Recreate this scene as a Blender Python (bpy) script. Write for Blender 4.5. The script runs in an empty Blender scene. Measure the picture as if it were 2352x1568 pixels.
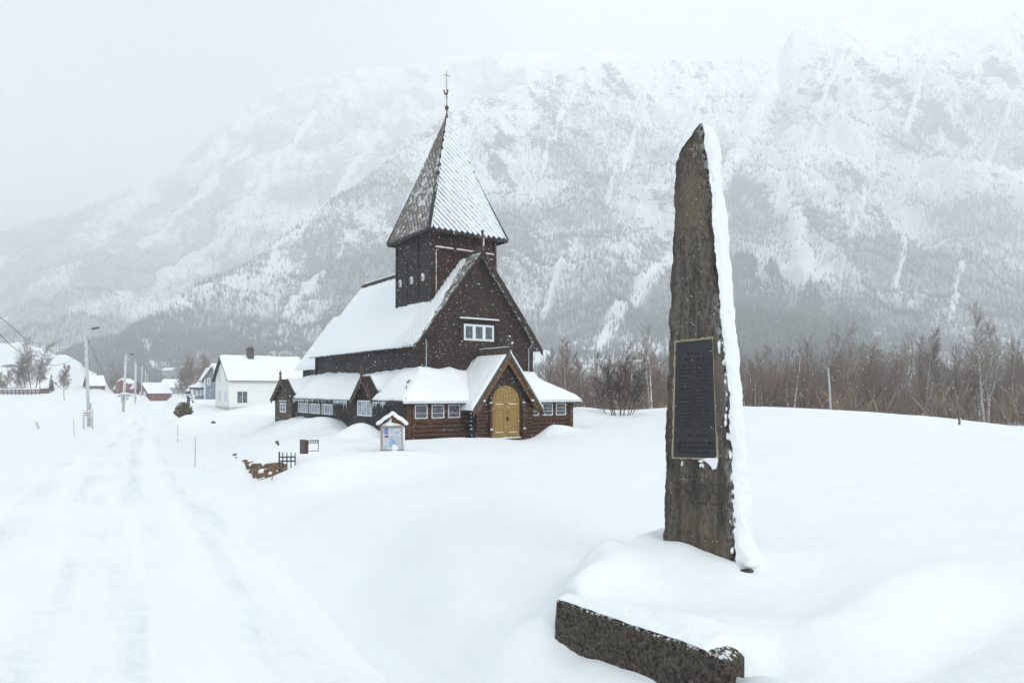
import bpy, math, random
import numpy as np
from mathutils import Vector, Matrix
PI = math.pi
R = math.radians
scene = bpy.context.scene
COL = scene.collection
EYE = 2.5                       # camera height over the road, metres

def at(u, v, Y):
    """a surveyed point of the photo (2352-px frame) at depth Y metres, as x, y, z"""
    return Vector(((u - 1176) / 1568 * Y, Y, EYE + (897 - v) / 1568 * Y))

def sstep(a, b, x):
    t = np.clip((x - a) / (b - a), 0, 1)
    return t * t * (3 - 2 * t)

# ------------------------------------------------------------------ noise
def _hash(ix, iy, seed):
    n = (ix.astype(np.int64) * 374761393 + iy.astype(np.int64) * 668265263 + seed * 1442695041) & 0xFFFFFFFF
    n = ((n ^ (n >> 13)) * 1274126177) & 0xFFFFFFFF
    n = (n ^ (n >> 16)) & 0xFFFFFFFF
    return n / 4294967295.0

def vnoise(x, y, seed=0):
    x = np.asarray(x, float); y = np.asarray(y, float)
    ix = np.floor(x); iy = np.floor(y)
    fx = x - ix; fy = y - iy
    fx = fx * fx * fx * (fx * (fx * 6 - 15) + 10); fy = fy * fy * fy * (fy * (fy * 6 - 15) + 10)
    a = _hash(ix, iy, seed); b = _hash(ix + 1, iy, seed); c = _hash(ix, iy + 1, seed); d = _hash(ix + 1, iy + 1, seed)
    return (a * (1 - fx) + b * fx) * (1 - fy) + (c * (1 - fx) + d * fx) * fy

def fbm(x, y, octv=4, seed=0, gain=.5):
    s = 0; a = 1; t = 0
    ca, sa = math.cos(.6), math.sin(.6)
    for k in range(octv):
        s = s + a * (vnoise(x, y, seed + k * 17) - .5); t += a; a *= gain
        x, y = (x * ca - y * sa) * 2.03 + 11.3, (x * sa + y * ca) * 2.03 - 7.1
    return s / t * 2

# ------------------------------------------------------------------ mesh helpers
def link(o, parent=None):
    COL.objects.link(o)
    if parent is not None:
        o.parent = parent
    return o

def mesh_np(name, V, F, mat=None, parent=None, smooth=False, attrs=None):
    V = np.asarray(V, np.float32); F = np.asarray(F, np.int32)
    me = bpy.data.meshes.new(name)
    me.vertices.add(len(V)); me.vertices.foreach_set('co', V.ravel())
    k = F.shape[1]
    me.loops.add(F.size); me.loops.foreach_set('vertex_index', F.ravel())
    me.polygons.add(len(F))
    me.polygons.foreach_set('loop_start', np.arange(0, F.size, k, dtype=np.int32))
    me.polygons.foreach_set('loop_total', np.full(len(F), k, np.int32))
    if smooth:
        me.polygons.foreach_set('use_smooth', np.ones(len(F), bool))
    if attrs:
        for an, av in attrs.items():
            a = me.attributes.new(an, 'FLOAT', 'POINT'); a.data.foreach_set('value', np.asarray(av, np.float32))
    me.update(calc_edges=True)
    if mat: me.materials.append(mat)
    return link(bpy.data.objects.new(name, me), parent)

def grid_faces(nr, nc, mask=None):
    i = np.arange(nr - 1)[:, None] * nc + np.arange(nc - 1)[None, :]
    F = np.stack([i, i + 1, i + nc + 1, i + nc], -1)
    if mask is not None:
        return F[mask]
    return F.reshape(-1, 4)

class MB:
    """collects simple shapes, links them as one mesh"""
    def __init__(s): s.v = []; s.f = []; s.uv = {}
    def add(s, vs, fs):
        b = len(s.v); s.v += [tuple(p) for p in vs]; s.f += [tuple(b + i for i in f) for f in fs]
    def box(s, x0, x1, y0, y1, z0, z1):
        s.add([(x0,y0,z0),(x1,y0,z0),(x1,y1,z0),(x0,y1,z0),(x0,y0,z1),(x1,y0,z1),(x1,y1,z1),(x0,y1,z1)],
              [(0,3,2,1),(4,5,6,7),(0,1,5,4),(1,2,6,5),(2,3,7,6),(3,0,4,7)])
        return s
    def bar(s, a, b, w, h, up=(0,0,1)):
        a = Vector(a); b = Vector(b); d = (b - a).normalized(); up = Vector(up)
        x = d.cross(up)
        if x.length < 1e-4: x = d.cross(Vector((1,0,0)))
        x.normalize(); y = x.cross(d).normalized()
        vs = []
        for p in (a, b):
            for i, j in ((-1,-1),(1,-1),(1,1),(-1,1)):
                vs.append(p + x * (w/2*i) + y * (h/2*j))
        s.add(vs, [(0,1,2,3),(7,6,5,4),(0,4,5,1),(1,5,6,2),(2,6,7,3),(3,7,4,0)])
        return s
    def tube(s, pts, rad, n=6, cap=True):
        pts = [Vector(p) for p in pts]
        if not hasattr(rad, '__len__'): rad = [rad] * len(pts)
        b = len(s.v); ref = Vector((.31, .17, .93))
        for i, p in enumerate(pts):
            d = (pts[min(i+1, len(pts)-1)] - pts[max(i-1, 0)]).normalized()
            x = d.cross(ref).normalized() if abs(d.dot(ref)) < .98 else d.cross(Vector((1,0,0))).normalized()
            y = d.cross(x)
            for k in range(n):
                a = 2*PI*k/n
                s.v.append(tuple(p + (x*math.cos(a) + y*math.sin(a)) * rad[i]))
        for i in range(len(pts)-1):
            for k in range(n):
                a = b+i*n+k; c = b+i*n+(k+1)%n
                s.f.append((a, c, c+n, a+n))
        if cap:
            s.f.append(tuple(b+k for k in range(n))[::-1]); e = b+(len(pts)-1)*n
            s.f.append(tuple(e+k for k in range(n)))
        return s
    def prism(s, poly, ext):
        n = len(poly); ext = Vector(ext)
        vs = [Vector(p) for p in poly] + [Vector(p) + ext for p in poly]
        s.add(vs, [tuple(range(n))[::-1], tuple(range(n, 2*n))] + [(i, (i+1)%n, (i+1)%n+n, i+n) for i in range(n)])
        return s
    def ball(s, c, r, seg=8, rings=6, sq=(1,1,1)):
        c = Vector(c); b = len(s.v)
        for i in range(rings+1):
            th = PI*i/rings
            for k in range(seg):
                a = 2*PI*k/seg
                s.v.append((c.x+r*sq[0]*math.sin(th)*math.cos(a), c.y+r*sq[1]*math.sin(th)*math.sin(a), c.z+r*sq[2]*math.cos(th)))
        for i in range(rings):
            for k in range(seg):
                a = b+i*seg+k; d = b+i*seg+(k+1)%seg
                s.f.append((a, a+seg, d+seg, d))
        return s
    def build(s, name, mat, parent=None, smooth=False):
        me = bpy.data.meshes.new(name); me.from_pydata(s.v, [], s.f); me.update()
        if smooth:
            me.polygons.foreach_set('use_smooth', [True]*len(me.polygons))
        if mat: me.materials.append(mat)
        return link(bpy.data.objects.new(name, me), parent)

def tag(o, label=None, cat=None, group=None, kind=None):
    if label: o['label'] = label
    if cat: o['category'] = cat
    if group: o['group'] = group
    if kind: o['kind'] = kind
    return o

def empty(name, loc=(0,0,0), rz=0, label=None, cat=None, group=None):
    o = bpy.data.objects.new(name, None); o.location = loc; o.rotation_euler = (0,0,rz); o.empty_display_size = .3
    link(o)
    return tag(o, label, cat, group)

def copy_thing(root, loc, rz=0, sc=1, label=None, group=None):
    c = root.copy(); COL.objects.link(c); c.location = loc; c.rotation_euler = (0,0,rz)
    c.scale = (sc,sc,sc) if not hasattr(sc, '__len__') else sc
    if label: c['label'] = label
    if group: c['group'] = group
    for ch in root.children:
        d = ch.copy(); COL.objects.link(d); d.parent = c
        for g in ch.children:
            e = g.copy(); COL.objects.link(e); e.parent = d
    return c

# ------------------------------------------------------------------ materials
class NT:
    def __init__(s, name):
        s.m = bpy.data.materials.new(name); s.m.use_nodes = True
        s.t = s.m.node_tree; s.n = s.t.nodes; s.l = s.t.links
        s.b = s.n['Principled BSDF']; s.b.inputs['Roughness'].default_value = .8
        s.b.inputs['Specular IOR Level'].default_value = .25
    def node(s, typ, **kw):
        n = s.n.new(typ)
        for k, v in kw.items(): setattr(n, k, v)
        return n
    def coords(s, kind='Object', scale=(1,1,1), rot=(0,0,0)):
        t = s.node('ShaderNodeTexCoord'); m = s.node('ShaderNodeMapping')
        m.inputs['Scale'].default_value = scale; m.inputs['Rotation'].default_value = rot
        s.l.new(t.outputs[kind], m.inputs['Vector']); return m.outputs['Vector']
    def noise(s, vec, scale=5, detail=4, rough=.55, dist=0):
        n = s.node('ShaderNodeTexNoise'); n.inputs['Scale'].default_value = scale; n.inputs['Detail'].default_value = detail
        n.inputs['Roughness'].default_value = rough; n.inputs['Distortion'].default_value = dist
        if vec is not None: s.l.new(vec, n.inputs['Vector'])
        return n.outputs['Fac']
    def voro(s, vec, scale=5):
        n = s.node('ShaderNodeTexVoronoi'); n.inputs['Scale'].default_value = scale
        s.l.new(vec, n.inputs['Vector']); return n
    def ramp(s, fac, stops):
        r = s.node('ShaderNodeValToRGB'); e = r.color_ramp.elements
        while len(e) < len(stops): e.new(.5)
        for x, (p, c) in zip(e, stops):
            x.position = p; x.color = (c, c, c, 1) if not hasattr(c, '__len__') else (*c, 1)
        s.l.new(fac, r.inputs['Fac']); return r.outputs['Color']
    def mix(s, fac, a, b):
        m = s.node('ShaderNodeMix', data_type='RGBA')
        for i, x in ((0, fac), (6, a), (7, b)):
            if hasattr(x, 'is_linked'): s.l.new(x, m.inputs[i])
            elif hasattr(x, '__len__'): m.inputs[i].default_value = (*x, 1)
            else: m.inputs[i].default_value = x
        return m.outputs[2]
    def math(s, op, a, b=0, c=None):
        m = s.node('ShaderNodeMath', operation=op)
        for i, x in enumerate((a, b) if c is None else (a, b, c)):
            if hasattr(x, 'is_linked'): s.l.new(x, m.inputs[i])
            else: m.inputs[i].default_value = x
        return m.outputs[0]
    def attr(s, name):
        a = s.node('ShaderNodeAttribute'); a.attribute_name = name; return a.outputs['Fac']
    def color(s, c):
        if hasattr(c, 'is_linked'): s.l.new(c, s.b.inputs['Base Color'])
        else: s.b.inputs['Base Color'].default_value = (*c, 1)
    def bump(s, h, strength=.3, dist=.02):
        b = s.node('ShaderNodeBump'); b.inputs['Strength'].default_value = strength; b.inputs['Distance'].default_value = dist
        s.l.new(h, b.inputs['Height']); s.l.new(b.outputs['Normal'], s.b.inputs['Normal'])

M = {}
SNOW = (.88, .905, .925)
def mk():
    n = NT('snow'); v = n.coords('Object')
    f = n.noise(v, 1.1, 5, .5); n.color(n.mix(f, (.78,.805,.825), (.82,.838,.852))); n.b.inputs['Roughness'].default_value = .7
    g = n.math('ADD', n.noise(n.coords('Object', (1,1.6,1), (0,0,.5)), 5, 6, .65), n.math('MULTIPLY', n.noise(v, 45, 3, .6), .35)); n.bump(g, .32, .05); M['snow'] = n.m
    n = NT('rough_snow'); v = n.coords('Object')
    n.color(n.mix(n.noise(v, 6, 4), (.80,.825,.845), (.85,.868,.88))); n.bump(n.noise(v, 26, 5, .65), .45, .03); M['snow_rough'] = n.m
    # packed road snow: icy grey streaks along the ruts
    n = NT('packed_snow')
    v = n.coords('UV', (1,1,1))
    mp = n.node('ShaderNodeMapping'); mp.inputs['Scale'].default_value = (1.3,.07,1); n.l.new(v, mp.inputs['Vector'])
    a = n.noise(mp.outputs['Vector'], 1.6, 4, .55)
    mp2 = n.node('ShaderNodeMapping'); mp2.inputs['Scale'].default_value = (5,4.2,1); n.l.new(v, mp2.inputs['Vector'])
    b = n.noise(mp2.outputs['Vector'], 1.4, 4, .6)
    c = n.noise(v, .35, 3)
    rut = n.attr('rut')
    w = n.math('MULTIPLY', n.ramp(a, [(.36,0),(.66,1)]), n.math('ADD', n.math('MULTIPLY', rut, .8), .12))
    w2 = n.math('MULTIPLY', w, n.math('ADD', n.ramp(b, [(.3,.35),(.65,1)]), 0))
    w3 = n.math('MULTIPLY', w2, n.ramp(c, [(.35,.25),(.6,1)]))
    n.color(n.mix(w3, (.83,.848,.86), (.58,.62,.65)))
    n.bump(n.math('MULTIPLY', b, n.math('ADD', n.math('MULTIPLY', rut, .8), .15)), .55, .05)
    M['road'] = n.m
    # tarred boards
    def boards(name, dark, light, red, sc=1.0, snowy=0.0):
        n = NT(name); v = n.coords('Object', (.9,.9,7)); w = n.coords('Object', (.35,.35,.9)); x = n.coords('Object')
        a = n.noise(v, 5*sc, 5, .65); b = n.noise(w, 1.7, 3); cc = n.noise(n.coords('Object',(3,3,40)), 2.2, 3, .6)
        c = n.mix(n.ramp(a, [(.3,0),(.72,1)]), dark, light)
        c = n.mix(n.ramp(b, [(.42,0),(.68,.75)]), c, red)
        c = n.mix(n.ramp(cc, [(.56,0),(.68,.55)]), c, dark)
        if snowy:
            s = n.noise(n.coords('Object',(2.5,2.5,14)), 6, 4, .7)
            c = n.mix(n.ramp(s, [(.64-snowy*.1,0),(.72-snowy*.1,.55)]), c, (.75,.79,.83))
        n.color(c); n.b.inputs['Roughness'].default_value = .72; n.bump(a, .5, .012); M[name] = n.m
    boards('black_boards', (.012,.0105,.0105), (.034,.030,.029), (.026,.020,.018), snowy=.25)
    boards('dark_boards', (.014,.009,.007), (.045,.027,.020), (.040,.017,.011), snowy=.2)
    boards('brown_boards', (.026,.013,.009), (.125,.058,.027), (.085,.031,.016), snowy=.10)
    boards('tower_boards', (.016,.009,.007), (.060,.030,.021), (.058,.019,.012), snowy=.1)
    boards('ochre_trim', (.09,.042,.018), (.24,.118,.045), (.17,.08,.035))
    boards('grey_brown_trim', (.045,.036,.03), (.11,.085,.066), (.10,.06,.04))
    # old shingles with lichen, thin snow
    n = NT('shingles'); v = n.coords('Object')
    c = n.mix(n.noise(v, 3, 5, .6), (.085,.075,.06), (.20,.175,.14)); c = n.mix(n.ramp(n.noise(v, 1.3, 3), [(.45,0),(.65,.7)]), c, (.10,.10,.055))
    s = n.noise(n.coords('Object',(1,1,1)), 4.5, 5, .7); c = n.mix(n.ramp(s, [(.5,0),(.6,.9)]), c, (.82,.85,.88))
    n.color(c); n.bump(n.noise(v, 14, 4), .5, .02); M['shingles'] = n.m
    # spire shingles: one uv square per shingle, corner (0,0) lowest
    for nm, lo, hi in (('spire_snowy', None, None), ('spire_bare', None, None)):
        n = NT(nm); v = n.coords('Object'); uv = n.node('ShaderNodeUVMap'); uv.uv_map = 'shingle'
        sp = n.node('ShaderNodeSeparateXYZ'); n.l.new(uv.outputs['UV'], sp.inputs[0])
        amt = n.attr('snow'); nz = n.noise(v, 9, 4, .65)
        wood = n.mix(n.noise(v, 5, 5, .6), (.10,.086,.072), (.26,.23,.20))
        if nm == 'spire_snowy':
            e = n.math('SUBTRACT', sp.outputs[0], n.math('ADD', n.math('MULTIPLY', nz, .75), n.math('MULTIPLY', amt, -.70)))
            f = n.ramp(n.math('ADD', e, .62), [(.26,0),(.38,1)])
        else:
            k = n.math('MINIMUM', sp.outputs[0], n.math('MULTIPLY', sp.outputs[1], 1.15))
            e = n.math('ADD', n.math('SUBTRACT', k, n.math('MULTIPLY', nz, 1.0)), amt)
            f = n.ramp(e, [(.30,0),(.40,.85)])
        n.color(n.mix(f, wood, n.mix(n.noise(v, 2.5, 3), (.62,.65,.68), (.80,.825,.845)))); n.bump(nz, .3, .02); M[nm] = n.m
    n = NT('window_glass'); n.color(n.mix(n.noise(n.coords('Object',(1,1,1)), 2.2, 3), (.03,.034,.042), (.13,.145,.17))); n.b.inputs['Roughness'].default_value = .12
    n.b.inputs['Specular IOR Level'].default_value = .5; M['glass'] = n.m
    n = NT('leaded_glass'); n.color(n.mix(n.ramp(n.noise(n.coords('Object',(1,1,1)), 3.1, 3), [(.35,0),(.65,1)]), (.17,.20,.29), (.44,.48,.57))); n.b.inputs['Roughness'].default_value = .2; M['glass_blue'] = n.m
    def plain(name, c, rough=.6, var=.12, sc=6, metal=0, bump=.1):
        n = NT(name); v = n.coords('Object'); d = tuple(x*(1-var) for x in c); h = tuple(min(1, x*(1+var)) for x in c)
        f = n.noise(v, sc, 4, .6); n.color(n.mix(f, d, h)); n.b.inputs['Roughness'].default_value = rough; n.b.inputs['Metallic'].default_value = metal
        n.bump(f, bump, .01); M[name] = n.m
    plain('white_paint', (.76,.78,.79), .5, .06)
    plain('ochre_door', (.285,.182,.056), .66, .2, 9)
    plain('door_groove', (.17,.10,.025), .7)
    plain('iron', (.028,.027,.03), .55, .3, 20, 0)
    plain('slate_grey', (.10,.085,.085), .7, .2, 14)
    plain('copper_rust', (.11,.055,.035), .6, .3, 12)
    plain('dark_trim', (.022,.020,.020), .6, .3, 9)
    plain('hip_metal', (.030,.034,.04), .45, .3, 9)
    plain('galvanised', (.42,.45,.47), .5, .15, 8)
    plain('pole_wood', (.52,.53,.53), .85, .22, 7)
    plain('grey_post', (.36,.33,.30), .85, .2, 9)
    plain('cream_wall', (.79,.79,.755), .7, .05, 2)
    plain('blue_grey_wall', (.19,.225,.28), .7, .12, 3)
    plain('red_wall', (.19,.068,.055), .75, .2, 3)
    plain('brown_wall', (.14,.085,.06), .75, .2, 3)
    plain('grey_wall', (.30,.31,.33), .8, .15, 3)
    plain('concrete', (.50,.50,.47), .85, .12, 4)
    plain('brick_dark', (.075,.06,.055), .8, .3, 12)
    plain('curtain_dark', (.05,.045,.04), .6, .3, 5)
    plain('bronze', (.036,.036,.041), .6, .4, 25, 0, .35)
    plain('bronze_relief', (.017,.016,.017), .6, .4, 25, 0, .2)
    plain('bark_brown', (.15,.118,.095), .9, .3, 8)
    plain('twig_brown', (.235,.172,.130), .9, .35, 3)
    plain('twig_red', (.25,.165,.12), .9, .35, 3)
    plain('twig_grey', (.225,.185,.155), .9, .3, 3)
    plain('dark_bark', (.085,.066,.052), .9, .3, 8); plain('dark_twig', (.085,.066,.054), .9, .3, 4)
    plain('spruce', (.030,.038,.034), .9, .4, 2)
    plain('forest_bark', (.070,.072,.075), .9, .4, .2)
    plain('plate_white', (.66,.68,.71), .5, .05)
    plain('sign_red', (.42,.05,.055), .5)
    plain('poster_blue', (.16,.20,.45), .5, .35, 18)
    plain('poster_purple', (.20,.12,.22), .5, .5, 22)
    plain('poster_sky', (.30,.44,.66), .5, .35, 9)
    plain('poster_pale', (.55,.60,.66), .5, .12, 10)
    plain('board_back', (.56,.61,.66), .4, .08, 5)
    plain('ice', (.70,.76,.82), .15, .1, 8)
    plain('orange_stake', (.48,.30,.24), .6, .2)
    n = NT('birch_bark'); v = n.coords('Object', (1,1,3)); f = n.noise(v, 5, 4, .7)
    n.color(n.mix(n.ramp(f, [(.40,0),(.56,1)]), (.13,.11,.09), (.66,.64,.60))); M['birch'] = n.m
    n = NT('shrub_leaf'); v = n.coords('Object'); n.color(n.mix(n.noise(v, 7, 3), (.055,.058,.022), (.24,.19,.09))); M['shrub'] = n.m
    # speckled gneiss of the memorial
    n = NT('gneiss'); v = n.coords('Object'); vs = n.coords('Object', (1,1,.45))
    c = n.mix(n.ramp(n.noise(vs, 42, 6, .80), [(.34,0),(.66,1)]), (.026,.022,.019), (.215,.184,.152))
    c = n.mix(n.ramp(n.noise(n.coords('Object',(1,1,.09)), 6.5, 5, .65), [(.46,0),(.62,.8)]), c, (.034,.031,.029))
    c = n.mix(n.ramp(n.noise(n.coords('Object',(1,1,.10),(0,0,1)), 8.0, 4, .6), [(.54,0),(.68,.55)]), c, (.20,.185,.165))     # vertical water stains
    c = n.mix(n.ramp(n.noise(v, 2.1, 3), [(.50,0),(.70,.6)]), c, (.165,.135,.085))
    c = n.mix(n.ramp(n.noise(n.coords('Object',(1,1,.3),), 2.7, 3), [(.58,0),(.72,.55)]), c, (.055,.066,.066))
    vo = n.voro(v, 30); sp = n.ramp(vo.outputs['Distance'], [(.14,1),(.22,0)])
    cm = n.ramp(n.noise(v, 11, 2), [(.55,0),(.6,1)])
    c = n.mix(n.math('MULTIPLY', sp, cm), c, (.46,.43,.39))
    lich = n.voro(n.coords('Object',(1,1,1)), 4.2); li = n.ramp(lich.outputs['Distance'], [(.045,1),(.07,0)])
    c = n.mix(n.math('MULTIPLY', li, n.ramp(n.noise(v, 1.9, 2), [(.53,0),(.56,1)])), c, (.42,.15,.03))
    moss = n.attr('moss'); c = n.mix(n.math('MULTIPLY', moss, n.ramp(n.noise(v, 9, 4), [(.42,0),(.56,.9)])), c, (.045,.04,.016))
    sn = n.attr('frost'); c = n.mix(n.math('MULTIPLY', sn, n.ramp(n.noise(v, 22, 4, .7), [(.47,0),(.53,1)])), c, (.86,.885,.91))
    n.color(c); n.bump(n.noise(vs, 24, 7, .75), .9, .03); n.b.inputs['Roughness'].default_value = .85; M['gneiss'] = n.m
    n = NT('plinth_stone'); v = n.coords('Object')
    c = n.mix(n.ramp(n.noise(v, 34, 6, .8), [(.38,0),(.64,1)]), (.008,.007,.006), (.15,.125,.10))
    vo = n.voro(v, 46); c = n.mix(n.math('MULTIPLY', n.ramp(vo.outputs['Distance'], [(.12,1),(.2,0)]), n.ramp(n.noise(v, 12, 2), [(.5,0),(.6,1)])), c, (.36,.29,.26))
    sn = n.attr('frost'); c = n.mix(n.ramp(n.math('ADD', n.math('MULTIPLY', sn, .30), n.noise(v, 30, 5, .75)), [(.70,0),(.76,1)]), c, (.86,.885,.91))
    n.color(c); n.bump(n.noise(v, 26, 7, .75), .8, .03); n.b.inputs['Roughness'].default_value = .85; M['plinth'] = n.m
    n = NT('mortar'); v = n.coords('Object'); c = n.mix(n.noise(v, 40, 5, .7), (.24,.20,.125), (.44,.40,.29)); c = n.mix(n.ramp(n.noise(v, 14, 3), [(.6,0),(.66,.8)]), c, (.22,.10,.02)); n.color(c); n.bump(n.noise(v, 50, 4), .5, .01); M['mortar'] = n.m
    n = NT('wall_stone'); v = n.coords('Object'); c = n.mix(n.noise(v, 9, 6, .7), (.055,.042,.028), (.22,.165,.105)); c = n.mix(n.ramp(n.noise(v, 4, 3), [(.5,0),(.64,.7)]), c, (.20,.10,.045)); n.color(c); n.bump(n.noise(v, 16, 6, .7), .8, .04); M['wall_stone'] = n.m
    # mountainside: snow, bare rock, brushwood
    n = NT('mountain_ground'); v = n.coords('Object', (1,1,1))
    rk = n.attr('rock'); wd = n.attr('wood')
    fine = n.noise(n.coords('Object',(1,1,1.7)), .045, 8, .76)
    c = n.mix(n.noise(v, .012, 4), (.80,.825,.85), (.84,.86,.875))
    f2_ = n.noise(n.coords('Object',(1,.6,2.2),(0,.5,0)), .10, 6, .7)
    fx_ = n.math('ADD', n.math('MULTIPLY', fine, 1.0), n.math('MULTIPLY', n.math('SUBTRACT', f2_, .5), 1.1))
    rf = n.ramp(n.math('ADD', n.math('MULTIPLY', rk, .45), fx_), [(.66,0),(.80,1)])
    c = n.mix(rf, c, n.mix(n.noise(v, .05, 4), (.11,.12,.13), (.24,.25,.26)))
    br = n.noise(n.coords('Object',(1,1,.16)), .22, 5, .75)
    wf = n.ramp(n.math('ADD', n.math('MULTIPLY', wd, .34), br), [(.64,0),(.84,.8)])
    c = n.mix(wf, c, (.17,.168,.17)); n.color(c); n.bump(fine, .6, 6.0); M['mountain'] = n.m
    n = NT('flake'); n.color((.92,.93,.94)); M['flake'] = n.m
mk()
# ------------------------------------------------------------------ camera, sky, sun, air
cam = bpy.data.cameras.new('camera'); cam.lens = 24; cam.sensor_width = 36; cam.shift_y = .048; cam.clip_start = .1; cam.clip_end = 20000
co = link(bpy.data.objects.new('camera', cam)); co.location = (0,0,EYE); co.rotation_euler = (PI/2,0,0); scene.camera = co
SUN_EL, SUN_AZ = R(34), R(140)            # azimuth measured from +Y towards +X
w = bpy.data.worlds.new('World'); scene.world = w; w.use_nodes = True
wn, wl = w.node_tree.nodes, w.node_tree.links
sky = wn.new('ShaderNodeTexSky'); sky.sky_type = 'NISHITA'; sky.sun_disc = False; sky.sun_elevation = SUN_EL; sky.sun_rotation = SUN_AZ
sky.air_density = 1.0; sky.dust_density = 3.0; sky.ozone_density = 1.0
bw = wn.new('ShaderNodeRGBToBW'); wl.new(sky.outputs[0], bw.inputs[0])
cb = wn.new('ShaderNodeMix'); cb.data_type = 'RGBA'; cb.inputs[0].default_value = .82      # overcast: nearly colourless
wl.new(sky.outputs[0], cb.inputs[6]); wl.new(bw.outputs[0], cb.inputs[7])
# cloud cover: brighter up ahead to the right, greyer away from there, softly uneven
tc = wn.new('ShaderNodeTexCoord'); dp = wn.new('ShaderNodeVectorMath'); dp.operation = 'DOT_PRODUCT'
GL = Vector((.42, .74, .42)).normalized(); dp.inputs[1].default_value = GL
wl.new(tc.outputs['Generated'], dp.inputs[0])
mr = wn.new('ShaderNodeMapRange'); mr.interpolation_type = 'SMOOTHSTEP'
for i, x in enumerate((-.1, 1.0, .45, 2.5)): mr.inputs[1+i].default_value = x
wl.new(dp.outputs['Value'], mr.inputs[0])
nz = wn.new('ShaderNodeTexNoise'); nz.inputs['Scale'].default_value = 1.6; nz.inputs['Detail'].default_value = 4; wl.new(tc.outputs['Generated'], nz.inputs['Vector'])
ml = wn.new('ShaderNodeMath'); ml.operation = 'MULTIPLY_ADD'; ml.inputs[1].default_value = .4; ml.inputs[2].default_value = .8; wl.new(nz.outputs['Fac'], ml.inputs[0])
mm = wn.new('ShaderNodeMath'); mm.operation = 'MULTIPLY'; wl.new(mr.outputs[0], mm.inputs[0]); wl.new(ml.outputs[0], mm.inputs[1])
# overcast vault: zenith brighter than the horizon; one darker patch up to the left
sx = wn.new('ShaderNodeSeparateXYZ'); wl.new(tc.outputs['Generated'], sx.inputs[0])
ze = wn.new('ShaderNodeMath'); ze.operation = 'MULTIPLY_ADD'; ze.inputs[1].default_value = 1.25; ze.inputs[2].default_value = .20; wl.new(sx.outputs[2], ze.inputs[0])
m3 = wn.new('ShaderNodeMath'); m3.operation = 'MULTIPLY'; wl.new(mm.outputs[0], m3.inputs[0]); wl.new(ze.outputs[0], m3.inputs[1])
d2_ = wn.new('ShaderNodeVectorMath'); d2_.operation = 'DOT_PRODUCT'; d2_.inputs[1].default_value = Vector((-.72, .78, .55)).normalized(); wl.new(tc.outputs['Generated'], d2_.inputs[0])
r2 = wn.new('ShaderNodeMapRange'); r2.interpolation_type = 'SMOOTHSTEP'
for i, x in enumerate((.72, 1.0, 1.0, .2)): r2.inputs[1+i].default_value = x
wl.new(d2_.outputs['Value'], r2.inputs[0])
mm = wn.new('ShaderNodeMath'); mm.operation = 'MULTIPLY'; wl.new(m3.outputs[0], mm.inputs[0]); wl.new(r2.outputs[0], mm.inputs[1])
sc_ = wn.new('ShaderNodeVectorMath'); sc_.operation = 'SCALE'; wl.new(cb.outputs[2], sc_.inputs[0]); wl.new(mm.outputs[0], sc_.inputs['Scale'])
tn = wn.new('ShaderNodeVectorMath'); tn.operation = 'MULTIPLY'; tn.inputs[1].default_value = (.985,1.006,1.0); wl.new(sc_.outputs[0], tn.inputs[0])
wl.new(tn.outputs[0], wn['Background'].inputs['Color']); wn['Background'].inputs['Strength'].default_value = .15
sl = bpy.data.lights.new('sun', 'SUN'); sl.energy = 1.5; sl.angle = R(25); sl.color = (1,.998,.98)
so = link(bpy.data.objects.new('sun', sl))
sd = Vector((math.sin(SUN_AZ)*math.cos(SUN_EL), math.cos(SUN_AZ)*math.cos(SUN_EL), math.sin(SUN_EL)))
so.rotation_euler = sd.to_track_quat('Z', 'Y').to_euler()
vs_ = scene.view_settings; scene.display_settings.display_device = 'sRGB'; vs_.view_transform = 'Standard'; vs_.look = 'None'; vs_.gamma = 1; vs_.use_curve_mapping = False
vs_.exposure = 1.10
cy = scene.cycles; cy.use_denoising = True; cy.max_bounces = 14; cy.diffuse_bounces = 3; cy.glossy_bounces = 2; cy.volume_bounces = 10; cy.transparent_max_bounces = 4
cy.sample_clamp_indirect = 8; cy.caustics_reflective = False; cy.caustics_refractive = False

hb = MB().box(-4200, 4200, -1500, 4200, -14, 1345)
hz = hb.build('haze', None); hm = bpy.data.materials.new('haze'); hm.use_nodes = True; hn = hm.node_tree.nodes; hn.remove(hn['Principled BSDF'])
pv = hn.new('ShaderNodeVolumePrincipled'); pv.inputs['Color'].default_value = (.966,.986,.994,1); pv.inputs['Density'].default_value = .00078; pv.inputs['Anisotropy'].default_value = .0
hm.node_tree.links.new(pv.outputs[0], hn['Material Output'].inputs['Volume']); hz.data.materials.append(hm); tag(hz, kind='stuff')

# ------------------------------------------------------------------ road edges (surveyed), ground
RE = np.array([(1.5,1.6),(4.5,0.0),(6.48,-1.30),(8.07,-2.18),(10.68,-3.9),(13.07,-5.35),(16.6,-7.6),(20.7,-10.0),(27.2,-13.8),(37,-19.0),(48.4,-24.8),(74,-38),(110,-56),(170,-86),(260,-131)])
LE = np.array([(1.5,-4.6),(6.5,-7.0),(10,-8.8),(15.2,-11.5),(19.5,-13.7),(23.2,-15.7),(32,-20.4),(41.7,-25.1),(50,-29.2),(74,-41.8),(110,-60),(170,-90),(260,-135)])
def xr(Y): return np.interp(Y, RE[:,0], RE[:,1])
def xl(Y): return np.interp(Y, LE[:,0], LE[:,1])
CS = math.cos(R(28))
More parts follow.
